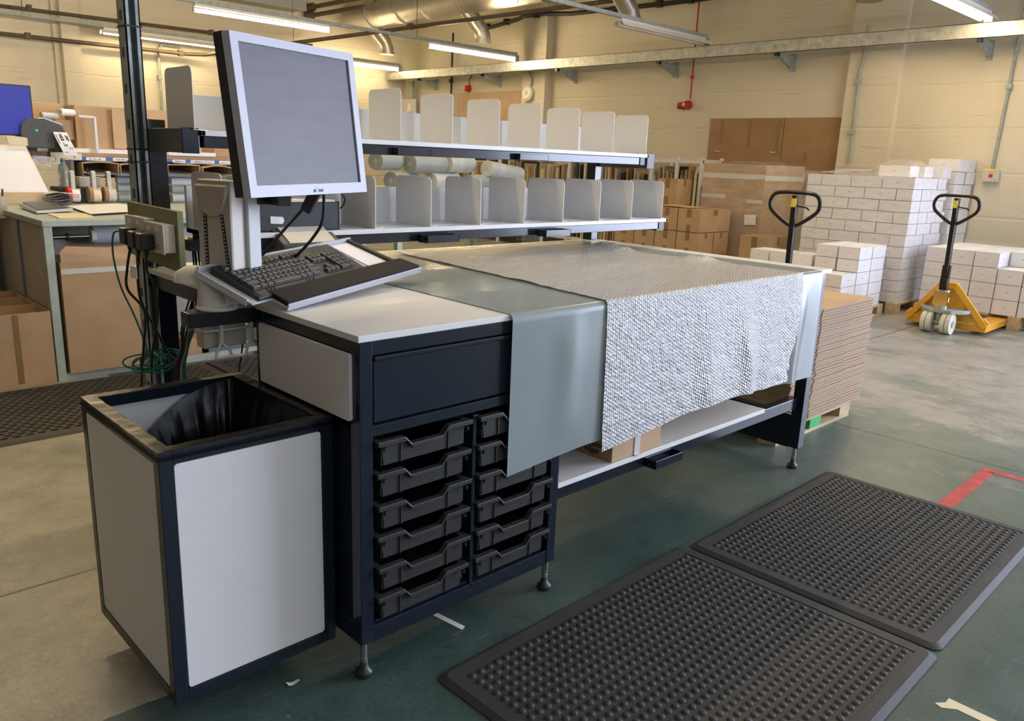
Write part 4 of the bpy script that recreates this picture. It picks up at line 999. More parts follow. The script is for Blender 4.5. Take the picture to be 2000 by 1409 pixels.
wire('thin black cable lying across the perforated mat behind the bin', [(.16, .9, .86), (.20, 1.0, .70), (.23, 1.15, .45), (.30, 1.4, .12), (.36, 1.6, .012)], .003, 'cable_black')
# under-bench holder with a small computer
t = thing('computer_holder', 'beige wire holder hung under the side arm with a small grey box', 'holder', (-.05, .56, .8))
MB().tube([(-.13, .53, .830), (.02, .53, .830), (.02, .62, .830), (-.13, .62, .830)], .004, 7, closed=True).build('hoop', 'beige', t)
for x in (-.085, .0):
    MB().tube([(x, .525, .85), (x, .528, .795)], .005, 8).build('rod', 'beige', t)
    for s_ in (-1, 1): MB().tube([(x, .528, .797), (x+s_*.018, .52, .775), (x+s_*.022, .52, .755)], .004, 6).build('hook', 'beige', t)
MB().box(-.12, .56, .775, .0, .61, .846).build('small_box', 'taupe', t, bevel=.004)
MB().tube(spl([(-.13, .53, .755), (-.08, .52, .758), (-.03, .525, .755), (.04, .53, .758)]), .005, 6).build('bottom_bar', 'paper', t)

# ================================================================== PALLETS AND CARTONS
def pallet(x0, y0, lx, ly, h, label, green=False):
    t = thing('wooden_pallet', label, 'pallet', (x0+lx/2, y0+ly/2, 0))
    d = MB(); n = 7; bt_ = .018
    for k in range(n):
        a = y0+(ly-.10)*k/(n-1); d.box(x0, a, h-bt_, x0+lx, a+.10, h)
    d.build('top_deck', 'wood', t, bevel=.001)
    b = 0
    for i in (0, .5, 1):
        for j in (0, .5, 1):
            xx = x0+(lx-.12)*i; yy = y0+(ly-.10)*j
            MB().box(xx, yy, bt_, xx+.12, yy+.10, h-bt_).build('block', 'green_paint' if green and i == .5 and j == 0 else 'wood', t, bevel=.001)
    for j in (0, .5, 1):
        yy = y0+(ly-.10)*j; MB().box(x0, yy, 0, x0+lx, yy+.10, bt_).build('bottom_board', 'wood', t, bevel=.001)
    return t
pallet(2.50, .215, .81, 1.0, .088, 'wooden pallet under the stack of flat cardboard blanks', True)
# flat carton blanks, each one its own folded sheet with flap slots
random.seed(5)
def blank_mesh(seed):
    random.seed(seed)
    m = MB(); T = .0150; g = .004
    segs = [(0, .222, .000), (.226, .556, -.004), (.560, .845, .002)]
    for a, b, o in segs:
        m.box(a, o, .0085, b, .28, .0135).box(a, o+.004, .0005, b, .28, .0060)
    m.box(0, .28, .0085, .845, .98, .0135).box(0, .28, .0005, .845, .98, .0060)
    # flutes: a thin wavy core between the liners
    return m
proto = None
NB = 38; z = .089; pitch = (.655-.089)/NB
drift = 0
for k in range(NB):
    x = 2.548+.003*math.sin(k*.9)+random.uniform(-.003, .003)+(.010 if k % 11 == 4 else 0)
    y = .198+random.uniform(-.003, .003)+.005*(1-k/NB)*math.sin(k*.35)
    n = NB-1-k
    lb = 'flat folded brown carton blank, '+(('topmost sheet of the stack' if n == 0 else ordn(n)+' from the top of the stack') if n < NB-1 else 'lowest sheet of the stack, on the pallet')
    if proto is None:
        mb = blank_mesh(3); proto = thing('carton_blank', lb, 'cardboard blank', (x, y, z), group='flat carton blanks on the pallet')
        mb.build('folded_board', ['carton2'], proto, local=True)
        fe = MB()
        for a, b, o in [(0, .222, 0), (.226, .556, -.004), (.560, .845, .002)]:
            fe.box(a, o-.0004, .0096, b, o+.002, .0124).box(a, o+.0036, .0016, b, o+.006, .0048)
        fe.build('cut_edge', 'flute', proto, local=True)
    else: dup(proto, (x, y, z), lb, rz=random.uniform(-.004, .004))
    z += pitch

cmesh = {}
def carton_mesh(lx, ly, lz, mark):
    k = (lx, ly, lz, mark)
    if k not in cmesh:
        m = MB(); g = .0035
        m.box(g, g, 0, lx-g, ly-g, lz-.0045, 0)
        if mark == 'logo':
            m.box(-.0003+g, ly*.45, lz*.46, g+.0005, ly*.55, lz*.54, 1).box(lx*.45, g-.0005, lz*.46, lx*.55, g+.0003, lz*.54, 1)
        if mark == 'taped':
            m.box(lx*.43, -.0012+g, lz*.72, lx*.57, g, lz-.004, 1).box(lx*.43, g, lz-.0046, lx*.57, ly-g, lz-.0038, 1)
            m.box(-.0012+g, ly*.40, lz*.62, g, ly*.60, lz-.004, 1).box(-.0012+g, ly*.40, 0, g, ly*.60, lz*.3, 1)
            m.box(-.0012+g, g, lz*.90, g, ly-g, lz, 1) if False else None
        o = m.build('carton', ['white_carton', 'ink_grey'] if mark == 'logo' else ['carton', 'tape'], None, loc=(0, 0, 0), bevel=.0025)
        cmesh[k] = [o, False]
    return cmesh[k]
def carton(name, x, y, z, lx, ly, lz, label, mark='logo', group=None, rz=0):
    e = carton_mesh(lx, ly, lz, mark)
    if not e[1]: o = e[0]; e[1] = True
    else: o = e[0].copy(); COL.objects.link(o)
    o.name = name; o.location = (x, y, z); o.rotation_euler = (0, 0, rz)
    tag(o, label, 'box', group); return o
random.seed(8)
# tall wrapped block
pallet(6.9, 1.36, 1.0, 1.12, .105, 'wooden pallet under the tall wrapped block of white cartons')
RH = .107; X0, Y0 = 6.93, 1.375; LW = .298
for r in range(11):
    zz = .106+RH*r; n = 10-r; rowname = ordn(n)+' row down' if n else 'top row'
    pat = [.150, LW, LW, LW] if r % 2 else [LW, LW, LW, .150]
    yy = Y0
    for c, ly in enumerate(pat):
        j = random.uniform(-.006, .006)
        carton('white_carton', X0+j, yy, zz, .226, ly, RH, 'white carton in the tall wrapped block, '+rowname+', '+ORD[3-c]+' from the left', group='white cartons of the tall wrapped block'); yy += ly
    xx = X0+.232
    for c, lx in enumerate([.226, .226, .226] if r % 2 else [.15, .226, .226, .075]):
        if lx < .1: continue
        carton('white_carton', xx, Y0+random.uniform(-.006, .006), zz, lx, LW, RH, 'white carton on the door side of the tall block, '+rowname+', '+ORD[c+1]+' column', group='white cartons of the tall wrapped block'); xx += lx
for k, (xx, yy) in enumerate(((7.12, 1.50), (7.38, 1.46), (7.66, 1.385))):
    carton('white_carton', xx, yy, .106+RH*11+.001, .226, LW, RH, ['single white carton lying on top of the tall block, nearest the front', 'white carton on top of the tall block beside the bunched wrap', 'white carton farther back on top of the tall block'][k])
# block behind it
pallet(7.93, 1.33, .55, .9, .105, 'wooden pallet under the white cartons against the right-hand wall')
for r in range(11):
    zz = .106+.125*r
    for c, xx in enumerate((7.94, 8.21)):
        carton('white_carton', xx+random.uniform(-.01, .01), 1.345+random.uniform(-.01, .01), zz, .262, .30, .125, 'white carton in the stack against the wall, '+(ordn(10-r)+' row from the top' if r < 10 else 'top row')+', '+('left' if c == 0 else 'right')+' column', group='white cartons of the stack against the wall')
# low front pile
pallet(5.80, 1.44, 1.0, 1.1, .105, 'wooden pallet under the low loose pile of white cartons')
def pile(x, y, nr, lx, ly, where):
    for r in range(nr):
        n = nr-1-r
        carton('white_carton', x+random.uniform(-.004, .004), y+random.uniform(-.004, .004), .106+.112*r, lx, ly, .112, 'white carton '+where+', '+('top one' if n == 0 else ordn(n)+' down'), group='white cartons of the low pile')
pile(6.15, 1.455, 5, .27, .20, 'in the low pile, front left corner column')
pile(6.43, 1.455, 5, .29, .20, 'in the low pile, front right column beside the tall block')
pile(6.15, 1.665, 5, .27, .20, 'in the low pile, second column from the front')
pile(6.43, 1.665, 5, .29, .20, 'in the low pile, behind the front right column')
pile(5.85, 1.455, 3, .29, .24, 'in the stepped part of the low pile nearest the bench')
pile(6.15, 1.89, 4, .27, .20, 'in the low pile, column left of the pallet truck handle')
pile(5.85, 1.89, 3, .29, .24, 'in the low pile, stepped column behind the bench corner')
pile(6.15, 2.12, 4, .27, .20, 'in the low pile, fourth column from the front')
pile(6.15, 2.33, 4, .27, .20, 'in the low pile, column farthest from the door')
# low wrapped pallet at the right
pallet(7.08, -.44, 1.0, 1.70, .115, 'wooden pallet under the low block of white cartons at the right edge')
BH = .1365
for c in range(7):
    yy = 1.03-.208*c; nr = 4 if c < 3 else 3
    for r in range(nr):
        carton('white_carton', 7.10+random.uniform(-.004, .004), yy, .116+BH*r, .30, .206, BH, 'white carton in the low block behind the truck, '+('top' if r == nr-1 else ordn(nr-1-r)+' down')+', '+ORD[c]+' column from left', group='white cartons of the low block')
for c in range(7):
    for b in range(2):
        carton('white_carton', 7.41+.305*b, 1.03-.208*c, .116+BH*3, .30, .206, BH, 'white carton on top of the low block, '+ORD[b+1]+' layer back, '+ORD[c]+' from the left', group='white cartons of the low block')
# stretch film around the blocks
def wrapshell(x0, y0, z0, x1, y1, z1, label, loc, m='wrap', lid=True, seed=1):
    mb = MB(); cor = [(x0, y0), (x1, y0), (x1, y1), (x0, y1)]
    def P(u, v):
        s = u*4; k = min(3, int(s)); f = s-k; a = cor[k]; b = cor[(k+1) % 4]
        x = a[0]+(b[0]-a[0])*f; y = a[1]+(b[1]-a[1])*f
        zt_ = z1+.012*mathutils.noise.noise(Vector((u*14, seed, 0)))
        n = .006*mathutils.noise.noise(Vector((u*20, v*9, seed)))+.006
        ox = (-1 if abs(x-x0) < 1e-4 else 1 if abs(x-x1) < 1e-4 else 0); oy = (-1 if abs(y-y0) < 1e-4 else 1 if abs(y-y1) < 1e-4 else 0)
        return (x+ox*n, y+oy*n, z0+(zt_-z0)*v)
    mb.grid(96, 16, P)
    t = thing('stretch_wrap', label, 'plastic wrap', loc)
    mb.build('side_film', m, t, fixn=False)
    if lid: MB().grid(20, 20, lambda u, v: (x0+(x1-x0)*u, y0+(y1-y0)*v, z1+.010+.022*mathutils.noise.noise(Vector((u*7, v*7, seed*3.)))+.01)).build('top_film', m, t, fixn=False)
    return t
t = wrapshell(6.90, 1.35, .11, 7.87, 2.45, 1.31, 'clear stretch film wound around the tall block of white cartons', (7.38, 1.9, .11), lid=False)
bn = MB(); random.seed(3)
for k in range(9):
    y0_ = 1.45+random.uniform(-.05, .25); bn.tube(spl([(7.05+.07*k, y0_, 1.30), (7.2+.06*k, y0_+.15, 1.36+random.uniform(0, .07)), (7.35+.05*k, y0_+.35, 1.33+random.uniform(0, .05)), (7.2, y0_+.75, 1.30)], 5), .009, 5)
bn.build('bunched_film', 'wrap_heavy', t)
dm = MB().lathe([(.30, 0), (.29, .05), (.24, .11), (.14, .16), (.02, .175)], (7.55, 1.72, 1.285), 26)
dm.build('film_hump', 'wrap_heavy', t)
wrapshell(7.08, .60, .12, 8.05, 1.26, .672, 'clear stretch film around the low block of white cartons', (7.5, .9, .12), seed=5)

# ================================================================== PALLET TRUCKS
def pallet_truck(label, loc, rz, full=True):
    t = thing('pallet_truck', label, 'pallet truck', loc, rz=rz)
    B_ = lambda mb, n, m, bv=0., par=None: mb.build(n, m, par or t, bevel=bv, local=True)
    # local frame: forks point to +x, steering wheels at the origin
    for s in (-1, 1):
        for k in (-.021, .021):
            w_ = B_(MB().cyl((0, s*.078+k-.018, .09), (0, s*.078+k+.018, .09), .088, n=28), 'steer_wheel', 'nylon', .003)
        B_(MB().cyl((0, s*.078-.045, .09), (0, s*.078+.045, .09), .030, n=14), 'wheel_hub', 'galv')
    B_(MB().cyl((0, -.12, .09), (0, .12, .09), .014, n=10), 'axle', 'galv')
    B_(MB().cyl((.02, 0, .10), (.02, 0, .20), .03, n=16), 'fork_stem', 'galv')
    B_(MB().cyl((.02, 0, .20), (.02, 0, .37), .048, .052, 20).cyl((.02, 0, .27), (.02, 0, .31), .060, n=20).box(-.04, -.055, .24, .0, .055, .36), 'pump_body', 'chrome')
    B_(MB().prism([(-.03, -.10), (.06, -.17), (.20, -.22), (.24, -.22), (.24, .22), (.20, .22), (.06, .17), (-.03, .10)], 'z', .175, .205), 'base_plate', 'galv', .003)
    for s in (-1, 1): B_(MB().bar((.22, s*.20, .19), (.30, s*.27, .07), .05, .02), 'push_link', 'black_enamel', .002)
    # yellow frame
    B_(MB().box(.185, -.325, .03, .235, -.06, .085), 'front_bar', 'yellow', .004)
    B_(MB().box(.185, .06, .03, .235, .325, .085), 'front_bar', 'yellow', .004)
    B_(MB().box(.195, -.06, .035, .225, .06, .07), 'front_bar_bridge', 'yellow', .002)
    for s in (-1, 1):
        B_(MB().bar((.20, s*.31, .07), (.13, s*.055, .40), .05, .05), 'frame_arm', 'yellow', .005)
        B_(MB().cyl((.20, s*.33, .10), (.20, s*.29, .14), .016, n=10), 'frame_lug', 'yellow')
    B_(MB().box(.105, -.075, .375, .165, .075, .425), 'frame_crown', 'yellow', .006)
    B_(MB().prism([(-.27, .10), (.27, .10), (.06, .37), (-.06, .37)], 'x', .175, .182), 'front_plate', 'yellow')
    for s in (-1, 1):
        B_(MB().prism([(s*.325, .085), (s*.165, .085), (s*.165, .03), (s*.325, .03)], 'x', .235, 1.15), 'fork', 'yellow', .004)
    B_(MB().bar((.148, .13, .315), (.172, .20, .22), .002, .04), 'warning_label', 'yellow_label')
    # tiller
    B_(MB().box(-.018, -.032, .30, .018, .032, .58).box(-.030, -.03, .40, -.016, .03, .47), 'tiller_foot', 'black_enamel', .004)
    B_(MB().bar((0, 0, .50), (-.035, 0, 1.135), .036, .050), 'tiller', 'black_enamel', .004)
    B_(MB().box(-.0635, -.016, 1.055, -.0585, .016, 1.115), 'tiller_label', 'yellow_label')
    g = []
    for (yy, zz) in ((0, 1.155), (.10, 1.152), (.15, 1.135), (.172, 1.09), (.165, 1.04), (.13, 1.0), (.04, .935), (0, .925), (-.04, .935), (-.13, 1.0), (-.165, 1.04), (-.172, 1.09), (-.15, 1.135), (-.10, 1.152)):
        g.append((-.036+(1.15-zz)*.05, yy, zz))
    sm = []
    n = len(g)
    for i in range(n):
        a, b, c, d = (Vector(g[(i+k) % n]) for k in (-1, 0, 1, 2))
        for j in range(4):
            q = j/4; sm.append(.5*((2*b)+(c-a)*q+(2*a-5*b+4*c-d)*q*q+(3*b-a-3*c+d)*q**3))
    B_(MB().tube(sm, .0135, 10, closed=True), 'grip_loop', 'black_enamel')
    B_(MB().tube(spl([(-.04, 0, 1.065), (-.05, -.05, 1.06), (-.055, -.09, 1.055), (-.06, -.11, 1.04)]), .006, 7), 'release_lever', 'black_enamel')
    return t
pallet_truck('orange-yellow pallet truck standing with its forks under the low white block', (6.33, .79, 0), 0)
pallet_truck('pallet truck behind the bench of which only the black handle shows', (4.42, 1.235, 0), .18)

# ================================================================== BROWN CARTONS, WRAPPED PALLET, TOOL RACK
pallet(7.22, 3.05, .9, .85, .11, 'wooden pallet under the big film-wrapped brown carton')
t = thing('wrapped_carton', 'big brown carton block wrapped in clear film, left of the tall white block', 'box', (7.65, 3.45, .11))
MB().box(7.22, 3.05, .111, 8.1, 3.84, 1.35).build('carton_body', 'carton', t, bevel=.006)
for z0, z1, y0_, y1_ in ((1.19, 1.245, 3.05, 3.84), (.965, 1.01, 3.52, 3.84), (.93, .97, 3.05, 3.25)):
    MB().box(7.214, y0_, z0, 7.22, y1_, z1).build('tape_band', 'clear_tape', t)
MB().box(7.22, 3.044, 1.18, 8.1, 3.05, 1.235).build('tape_band', 'clear_tape', t)
MB().prism([(3.09, .70), (3.23, .69), (3.24, .80), (3.10, .81)], 'x', 7.196, 7.198).build('paper_label', 'paper', t)
MB().box(7.194, 3.14, .712, 7.197, 3.18, .716).box(7.194, 3.12, .76, 7.197, 3.21, .762).box(7.194, 3.12, .775, 7.197, 3.21, .777).build('label_print', 'ink_grey', t)
wrapshell(7.215, 3.045, .12, 8.105, 3.845, 1.355, 'crinkled clear film around the big brown carton block', (7.65, 3.4, .12), 'wrap_heavy', seed=9)
pallet(6.48, 3.34, .75, 1.3, .11, 'wooden pallet under the taped brown cartons')
def bcart(x, y, z, lx, ly, lz, label): carton('brown_carton', x, y, z, lx, ly, lz, label, 'taped')
BHt = .25
for r in range(3):
    for c in range(4):
        n = 2-r
        for b in range(2 if r < 2 else 1):
            lx = .30 if r < 2 else .61
            bcart(6.5+.31*b, 3.36+.292*c, .111+BHt*r, lx, .286, BHt-.002, 'taped brown carton, '+('top' if n == 0 else ORD[n]+' down')+', '+ORD[c]+' column left of the wrapped block'+(', rear' if b else ''))
bcart(6.95, 4.0, .862, .30, .28, .30, 'brown carton standing alone on top of the taped stack')
single('cardboard_flap', MB().obox((6.72, 3.75, .868), (.3, .4, .006), Matrix.Rotation(.02, 3, 'X')), 'carton2', 'loose flat cardboard sheet on top of the taped brown cartons', 'cardboard', (6.72, 3.75, .865))
bcart(6.72, 2.62, .001, .42, .30, .30, 'lower brown carton on the floor in front of the wrapped block')
bcart(6.74, 2.66, .302, .42, .34, .315, 'opened brown carton on another one, in front of the wrapped block')
# cutting-die rack
t = thing('tool_rack', 'white steel rack full of upright cutting boards along the right-hand wall', 'rack', (8.1, 6.5, 0))
for y in (4.35, 4.72, 5.12, 6.6, 8.1, 9.6):
    MB().box(7.93, y-.02, 0, 7.97, y+.02, 1.42).build('rack_post', 'rack_white', t)
    MB().box(8.38, y-.02, 0, 8.42, y+.02, 1.42).build('rack_post', 'rack_white', t)
    MB().bar((7.95, y, 1.38), (8.40, y, 1.38), .03, .03).build('cross_bar', 'rack_white', t)
for x in (7.95, 8.40):
    MB().box(x-.015, 4.33, 1.345, x+.015, 9.62, 1.385).build('top_rail', 'rack_white', t)
MB().box(7.95, 4.33, .18, 8.4, 9.62, .22).build('rack_shelf', 'rack_white', t)
random.seed(21); yy = 4.42; k = 0
cm = ['carton_dark', 'pc_black', 'taupe', 'cream_paper', 'slate', 'carton', 'wood', 'grey_panel']
while yy < 9.5 and k < 95:
    th_ = random.choice((.015, .018, .022)); h = random.uniform(.95, 1.12); lean = random.uniform(-.03, .03)
    m = random.choice(cm)
    x0 = 7.985+random.uniform(0, .05)
    o = MB().add([(x0, yy, .222), (x0+.38, yy, .222), (x0+.38, yy+th_, .222), (x0, yy+th_, .222), (x0, yy+lean, h+.22), (x0+.38, yy+lean, h+.22), (x0+.38, yy+th_+lean, h+.22), (x0, yy+th_+lean, h+.22)], [(3, 2, 1, 0), (4, 5, 6, 7), (0, 1, 5, 4), (1, 2, 6, 5), (2, 3, 7, 6), (3, 0, 4, 7)])
    tag(o.build('cutting_board_tool', m, loc=(x0, yy, .222)), 'one of the thin upright boards packed in the white rack', 'board', 'upright boards in the tool rack')
    yy += th_+random.uniform(.018, .045); k += 1

# ================================================================== MATERIAL BEHIND THE SHELVES
t = thing('storage_table', 'grey storage table behind the bench shelves carrying the film rolls', 'table', (4.3, 5.3, 0))
MB().box(3.0, 4.9, .93, 5.5, 5.9, .97).build('table_top', 'ltgrey', t)
for x in (3.03, 5.43):
    for y in (4.93, 5.83): MB().box(x, y, 0, x+.05, y+.05, .93).build('leg', 'galv', t)
def roll(label, a, b, r, m='film_roll'):
    t = thing('film_roll', label, 'roll', a, group=None)
    MB().cyl(a, b, r, n=28).build('wound_film', m, t, bevel=.012)
    d = (Vector(a)-Vector(b)).normalized()*.003
    MB().cyl(Vector(a)+d, Vector(a), .018, n=16).build('core_hole', 'taupe', t)
roll('upright grey green film roll left of the pile behind the shelves', (3.36, 5.2, .97), (3.36, 5.2, 1.30), .085)
roll('grey green film roll lying left, seen between the two shelves', (3.46, 5.0, 1.24), (3.79, 5.12, 1.24), .085)
roll('big grey green film roll behind the second lower divider', (3.86, 5.0, 1.225), (4.30, 5.05, 1.225), .095)
roll('bluish shiny film roll in the middle of the pile between the shelves', (4.33, 5.03, 1.235), (4.80, 5.2, 1.235), .09, 'clear_wrap_roll')
roll('shiny film roll sloping down at the right end of the pile', (4.86, 4.98, 1.20), (5.45, 5.1, 1.14), .085, 'clear_wrap_roll')
roll('short film roll low down between the first and second lower dividers', (3.62, 4.98, 1.06), (3.98, 5.1, 1.06), .085, 'film_roll')
roll('shiny film roll low down beside the third lower divider', (4.1, 4.98, 1.06), (4.52, 5.1, 1.06), .085, 'clear_wrap_roll')
roll('film roll low down under the sloping shiny roll', (4.6, 4.98, 1.055), (5.2, 5.1, 1.055), .08, 'film_roll')
for k, x in enumerate((3.1, 3.55, 4.0, 4.45, 4.9)):
    bcart(x, 4.6, .62, .42, .28, .28, 'brown carton seen under the lower shelf, '+ORD[k]+' from the left')
t = thing('side_bench', 'low grey bench behind the packing bench carrying brown cartons', 'table', (4.2, 4.7, 0))
MB().box(3.0, 4.55, .58, 5.4, 4.89, .62).build('table_top', 'ltgrey', t)
for x in (3.03, 5.32): MB().box(x, 4.6, 0, x+.05, 4.85, .58).build('leg', 'galv', t)

# ================================================================== THE OLD BENCH ON THE LEFT
t = thing('old_workbench', 'old pale blue-green wooden workbench standing beyond the perforated mat', 'bench', (1.2, 4.1, 0))
MB().box(.19, 3.31, .858, 2.6, 5.25, .892).build('bench_top', 'teal_paint', t, bevel=.004)
MB().box(.195, 3.315, 0, .238, 3.36, .858).build('bench_leg', 'teal_paint', t, bevel=.002)
MB().box(2.5, 3.315, 0, 2.545, 3.36, .858).build('bench_leg', 'teal_paint', t, bevel=.002)
MB().box(.205, 3.36, .0, .222, 5.2, .858).build('end_panel', 'grey_panel', t)
for y in (3.85, 4.45): MB().box(.196, y, .05, .205, y+.03, .85).build('panel_seam', 'bluegrey', t)
MB().box(.24, 3.33, .0, 2.5, 3.36, .04).build('bottom_rail', 'teal_paint', t)
MB().box(.24, 4.2, .0, 2.5, 4.22, .85).build('back_panel', 'grey_panel', t)
t = thing('old_workbench', 'second old workbench at the far left with a pen pot on its corner', 'bench', (-.6, 4.8, 0))
MB().box(-1.6, 4.30, .83, .17, 5.3, .875).build('bench_top', 'teal_paint', t, bevel=.004)
MB().box(.11, 4.32, 0, .16, 4.37, .83).build('bench_leg', 'teal_paint', t)
MB().box(-1.6, 4.9, 0, .15, 4.92, .83).build('back_panel', 'grey_panel', t)
# roller dispenser under the top
t = thing('tape_roller', 'steel roller with a round grey end disc under the old bench top', 'roller', (.4, 3.45, .79))
MB().cyl((.25, 3.42, .79), (.47, 3.42, .79), .012, n=12).build('axle', 'chrome', t)
MB().cyl((.455, 3.42, .79), (.48, 3.42, .79), .036, n=20).build('end_disc', 'socket', t)
MB().box(.242, 3.40, .74, .262, 3.50, .858).build('bracket', 'black_enamel', t)
MB().cyl((.33, 3.42, .79), (.34, 3.42, .79), .022, n=14).build('collar', 'black_plastic', t)
roll('thick grey foam roll lying under the old bench top', (.50, 3.55, .785), (1.3, 3.55, .785), .055, 'ltgrey')
def open_carton(x0, y0, z0, x1, y1, z1, label, m='carton', tape=None, flap=None):
    t = thing('open_carton', label, 'box', ((x0+x1)/2, (y0+y1)/2, z0)); e = .005
    MB().box(x0, y0, z0, x1, y0+e, z1).box(x0, y1-e, z0, x1, y1, z1).box(x0, y0+e, z0, x0+e, y1-e, z1).box(x1-e, y0+e, z0, x1, y1-e, z1).box(x0+e, y0+e, z0, x1-e, y1-e, z0+e).build('carton_walls', m, t)
    if tape: MB().box(tape[0], y0-.001, tape[2], tape[1], y0, tape[3]).build('tape_strip', 'tape', t)
    if flap: flap.build('flap', m, t)
    return t
open_carton(.255, 3.30, .042, .70, 3.80, .665, 'tall brown carton under the old bench with a torn upright flap', 'carton', None,
            MB().add([(.262, 3.302, .665), (.66, 3.302, .66), (.655, 3.32, .745), (.50, 3.33, .735), (.30, 3.33, .75), (.262, 3.31, .72)], [(0, 1, 2, 3, 4, 5)]))
bp = bpy.data.objects
t2 = [o for o in bp if o.name.startswith('open_carton')][0]
MB().box(.256, 3.297, .60, .69, 3.2995, .63).build('tape_strip', 'clear_tape', t2)
single('pink_carton_sheet', MB().box(.26, 3.62, .67, 1.1, 3.63, .765), 'flute', 'pinkish carton wall seen behind the torn flap under the old bench', 'cardboard', (.6, 3.62, .7))
for k in range(3):
    y0_ = 3.31+.27*k
    open_carton(-.62, y0_, .001, .186, y0_+.262, .405, ['front one of three open brown cartons left of the old bench', 'middle one of three open brown cartons left of the old bench', 'rear one of three open brown cartons left of the old bench'][k], 'carton', (-.0, .03, .02, .40) if k == 0 else None)
bcart(-.55, 4.25, .001, .5, .4, .70, 'tall brown carton at the left edge under the second old bench')
# things lying on the old bench
def flat(name, pts, z, th_, m, label, cat): return single(name, MB().prism(pts, 'z', z, z+th_), m, label, cat, (pts[0][0], pts[0][1], z))
flat('paper_sheet', [(.50, 3.53), (.79, 3.67), (.98, 4.20), (.93, 4.42), (.57, 4.22)], .905, .0006, 'paper', 'large white paper sheet hanging over the front corner of the old bench', 'paper')
flat('paper_sheet', [(.30, 3.40), (.48, 3.42), (.55, 3.70), (.33, 3.75)], .893, .004, 'cream_paper', 'cream papers under the black keyboard on the old bench', 'paper')
t = thing('old_keyboard', 'dark grey computer keyboard lying on the old bench in front of the papers', 'keyboard', (.38, 3.95, .898))
MB().add([(.27, 3.72, .899), (.50, 3.86, .899), (.47, 4.30, .899), (.30, 4.22, .899), (.27, 3.72, .912), (.50, 3.86, .914), (.47, 4.30, .925), (.30, 4.22, .925)], [(3, 2, 1, 0), (4, 5, 6, 7), (0, 1, 5, 4), (1, 2, 6, 5), (2, 3, 7, 6), (3, 0, 4, 7)]).build('case', 'ltgrey', t)
MB().add([(.28, 3.75, .914), (.485, 3.875, .916), (.46, 4.28, .928), (.31, 4.20, .928), (.285, 3.76, .920), (.48, 3.88, .922), (.457, 4.27, .934), (.313, 4.19, .934)], [(3, 2, 1, 0), (4, 5, 6, 7), (0, 1, 5, 4), (1, 2, 6, 5), (2, 3, 7, 6), (3, 0, 4, 7)]).build('key_field', 'slate', t)
for k in range(6):
    single('bundled_papers', MB().grid(8, 3, lambda u, v, k=k: (.50+.19*u, 4.45+.2*v, .895+.015*k+.006*math.sin(u*7+k)+.004*v), sm=True), ['paper', 'ltgrey'][k % 2], 'crumpled grey-white bag in the pile left of the tape guns, '+('lowest' if k == 0 else ordn(k)+' from the bottom'), 'bag', (.5, 4.5, .9), 'pile of bags by the tape guns')
def tape_gun(x, y, lab, mw, disc):
    t = thing('tape_gun', lab, 'tape gun', (x, y, .893))
    MB().cyl((x-.012, y, .953), (x+.012, y, .953), .055, n=22).build('side_disc', disc, t)
    MB().cyl((x+.013, y, .945), (x+.065, y, .945), .042, n=22).build('tape_roll', mw, t)
    MB().box(x+.02, y+.0, .985, x+.05, y+.03, 1.115).build('handle', 'socket', t, bevel=.008)
    tt = MB()
    for k in range(8): tt.box(x+.014, y+.004, 1.0+.013*k, x+.021, y+.024, 1.006+.013*k)
    tt.build('handle_ridges', 'pc_black', t)
    MB().box(x-.01, y-.01, .975, x+.075, y+.03, .992).build('frame_bar', 'socket', t, bevel=.002)
    return t
g1 = tape_gun(.69, 4.62, 'left tape gun with a white and red printed tape roll', 'paper', 'red_plastic')
text('printed_text', 'GI', .034, 'red_ink', g1, (.7285, 4.577, .945), (PI/2, 0, 0))
tape_gun(.825, 4.62, 'middle tape gun with a cream tape roll and brown disc', 'cream_paper', 'carton_dark')
tape_gun(.925, 4.62, 'right tape gun with a clear tape roll and brown disc', 'clear_tape', 'carton_dark')
t = thing('water_bottle', 'clear plastic water bottle with a blue cap on a black crate', 'bottle', (.69, 4.72, 1.0))
MB().lathe([(.032, 0), (.036, .01), (.036, .04), (.033, .06), (.036, .08), (.036, .11), (.030, .135), (.015, .155), (.013, .17)], (.70, 4.72, 1.0), 20).build('bottle_body', 'bottle', t)
MB().lathe([(.015, 0), (.015, .018), (.013, .020)], (.70, 4.72, 1.168), 16).build('cap', 'blue', t)
single('black_crate', MB().box(.64, 4.66, .893, .86, 4.86, .998), 'pc_black', 'low black crate behind the tape guns under the water bottle', 'crate', (.75, 4.76, .893), bevel=.004)
single('white_tub', MB().box(.79, 4.70, .999, .93, 4.82, 1.07), 'socket', 'white tub with pens on the crate between the tape guns', 'tub', (.86, 4.76, 1.0), bevel=.006)
for k in range(3): single('pen', MB().cyl((.86+.012*k, 4.75, 1.072), (.865+.018*k, 4.76, 1.13-.01*k), .004, n=6), 'cable_black', 'dark pen standing in the white tub, '+ORD[k]+' from the left', 'pen', (.86, 4.75, 1.07))
for k, (xx, zz) in enumerate(((1.02, .93), (1.02, .995), (1.02, 1.055))):
    roll('grey wrapped roll lying behind the galvanised post, '+['lowest', 'middle', 'top'][k]+' of three', (xx, 4.66, zz), (1.34, 4.66, zz), .030, 'film_roll')
for k, zz in enumerate((.925, .99, 1.05)):
    roll('pale roll right of the dark upright, '+['lowest', 'middle', 'top'][k]+' of three', (1.40, 4.66, zz), (1.75, 4.66, zz), .032, 'film_roll' if k % 2 else 'ltgrey')
single('blue_folder', MB().box(1.00, 4.55, 1.086, 1.9, 4.8, 1.094), 'bluegrey', 'flat blue cover lying on the rolls under the pigeonholes', 'folder', (1.4, 4.6, 1.09))
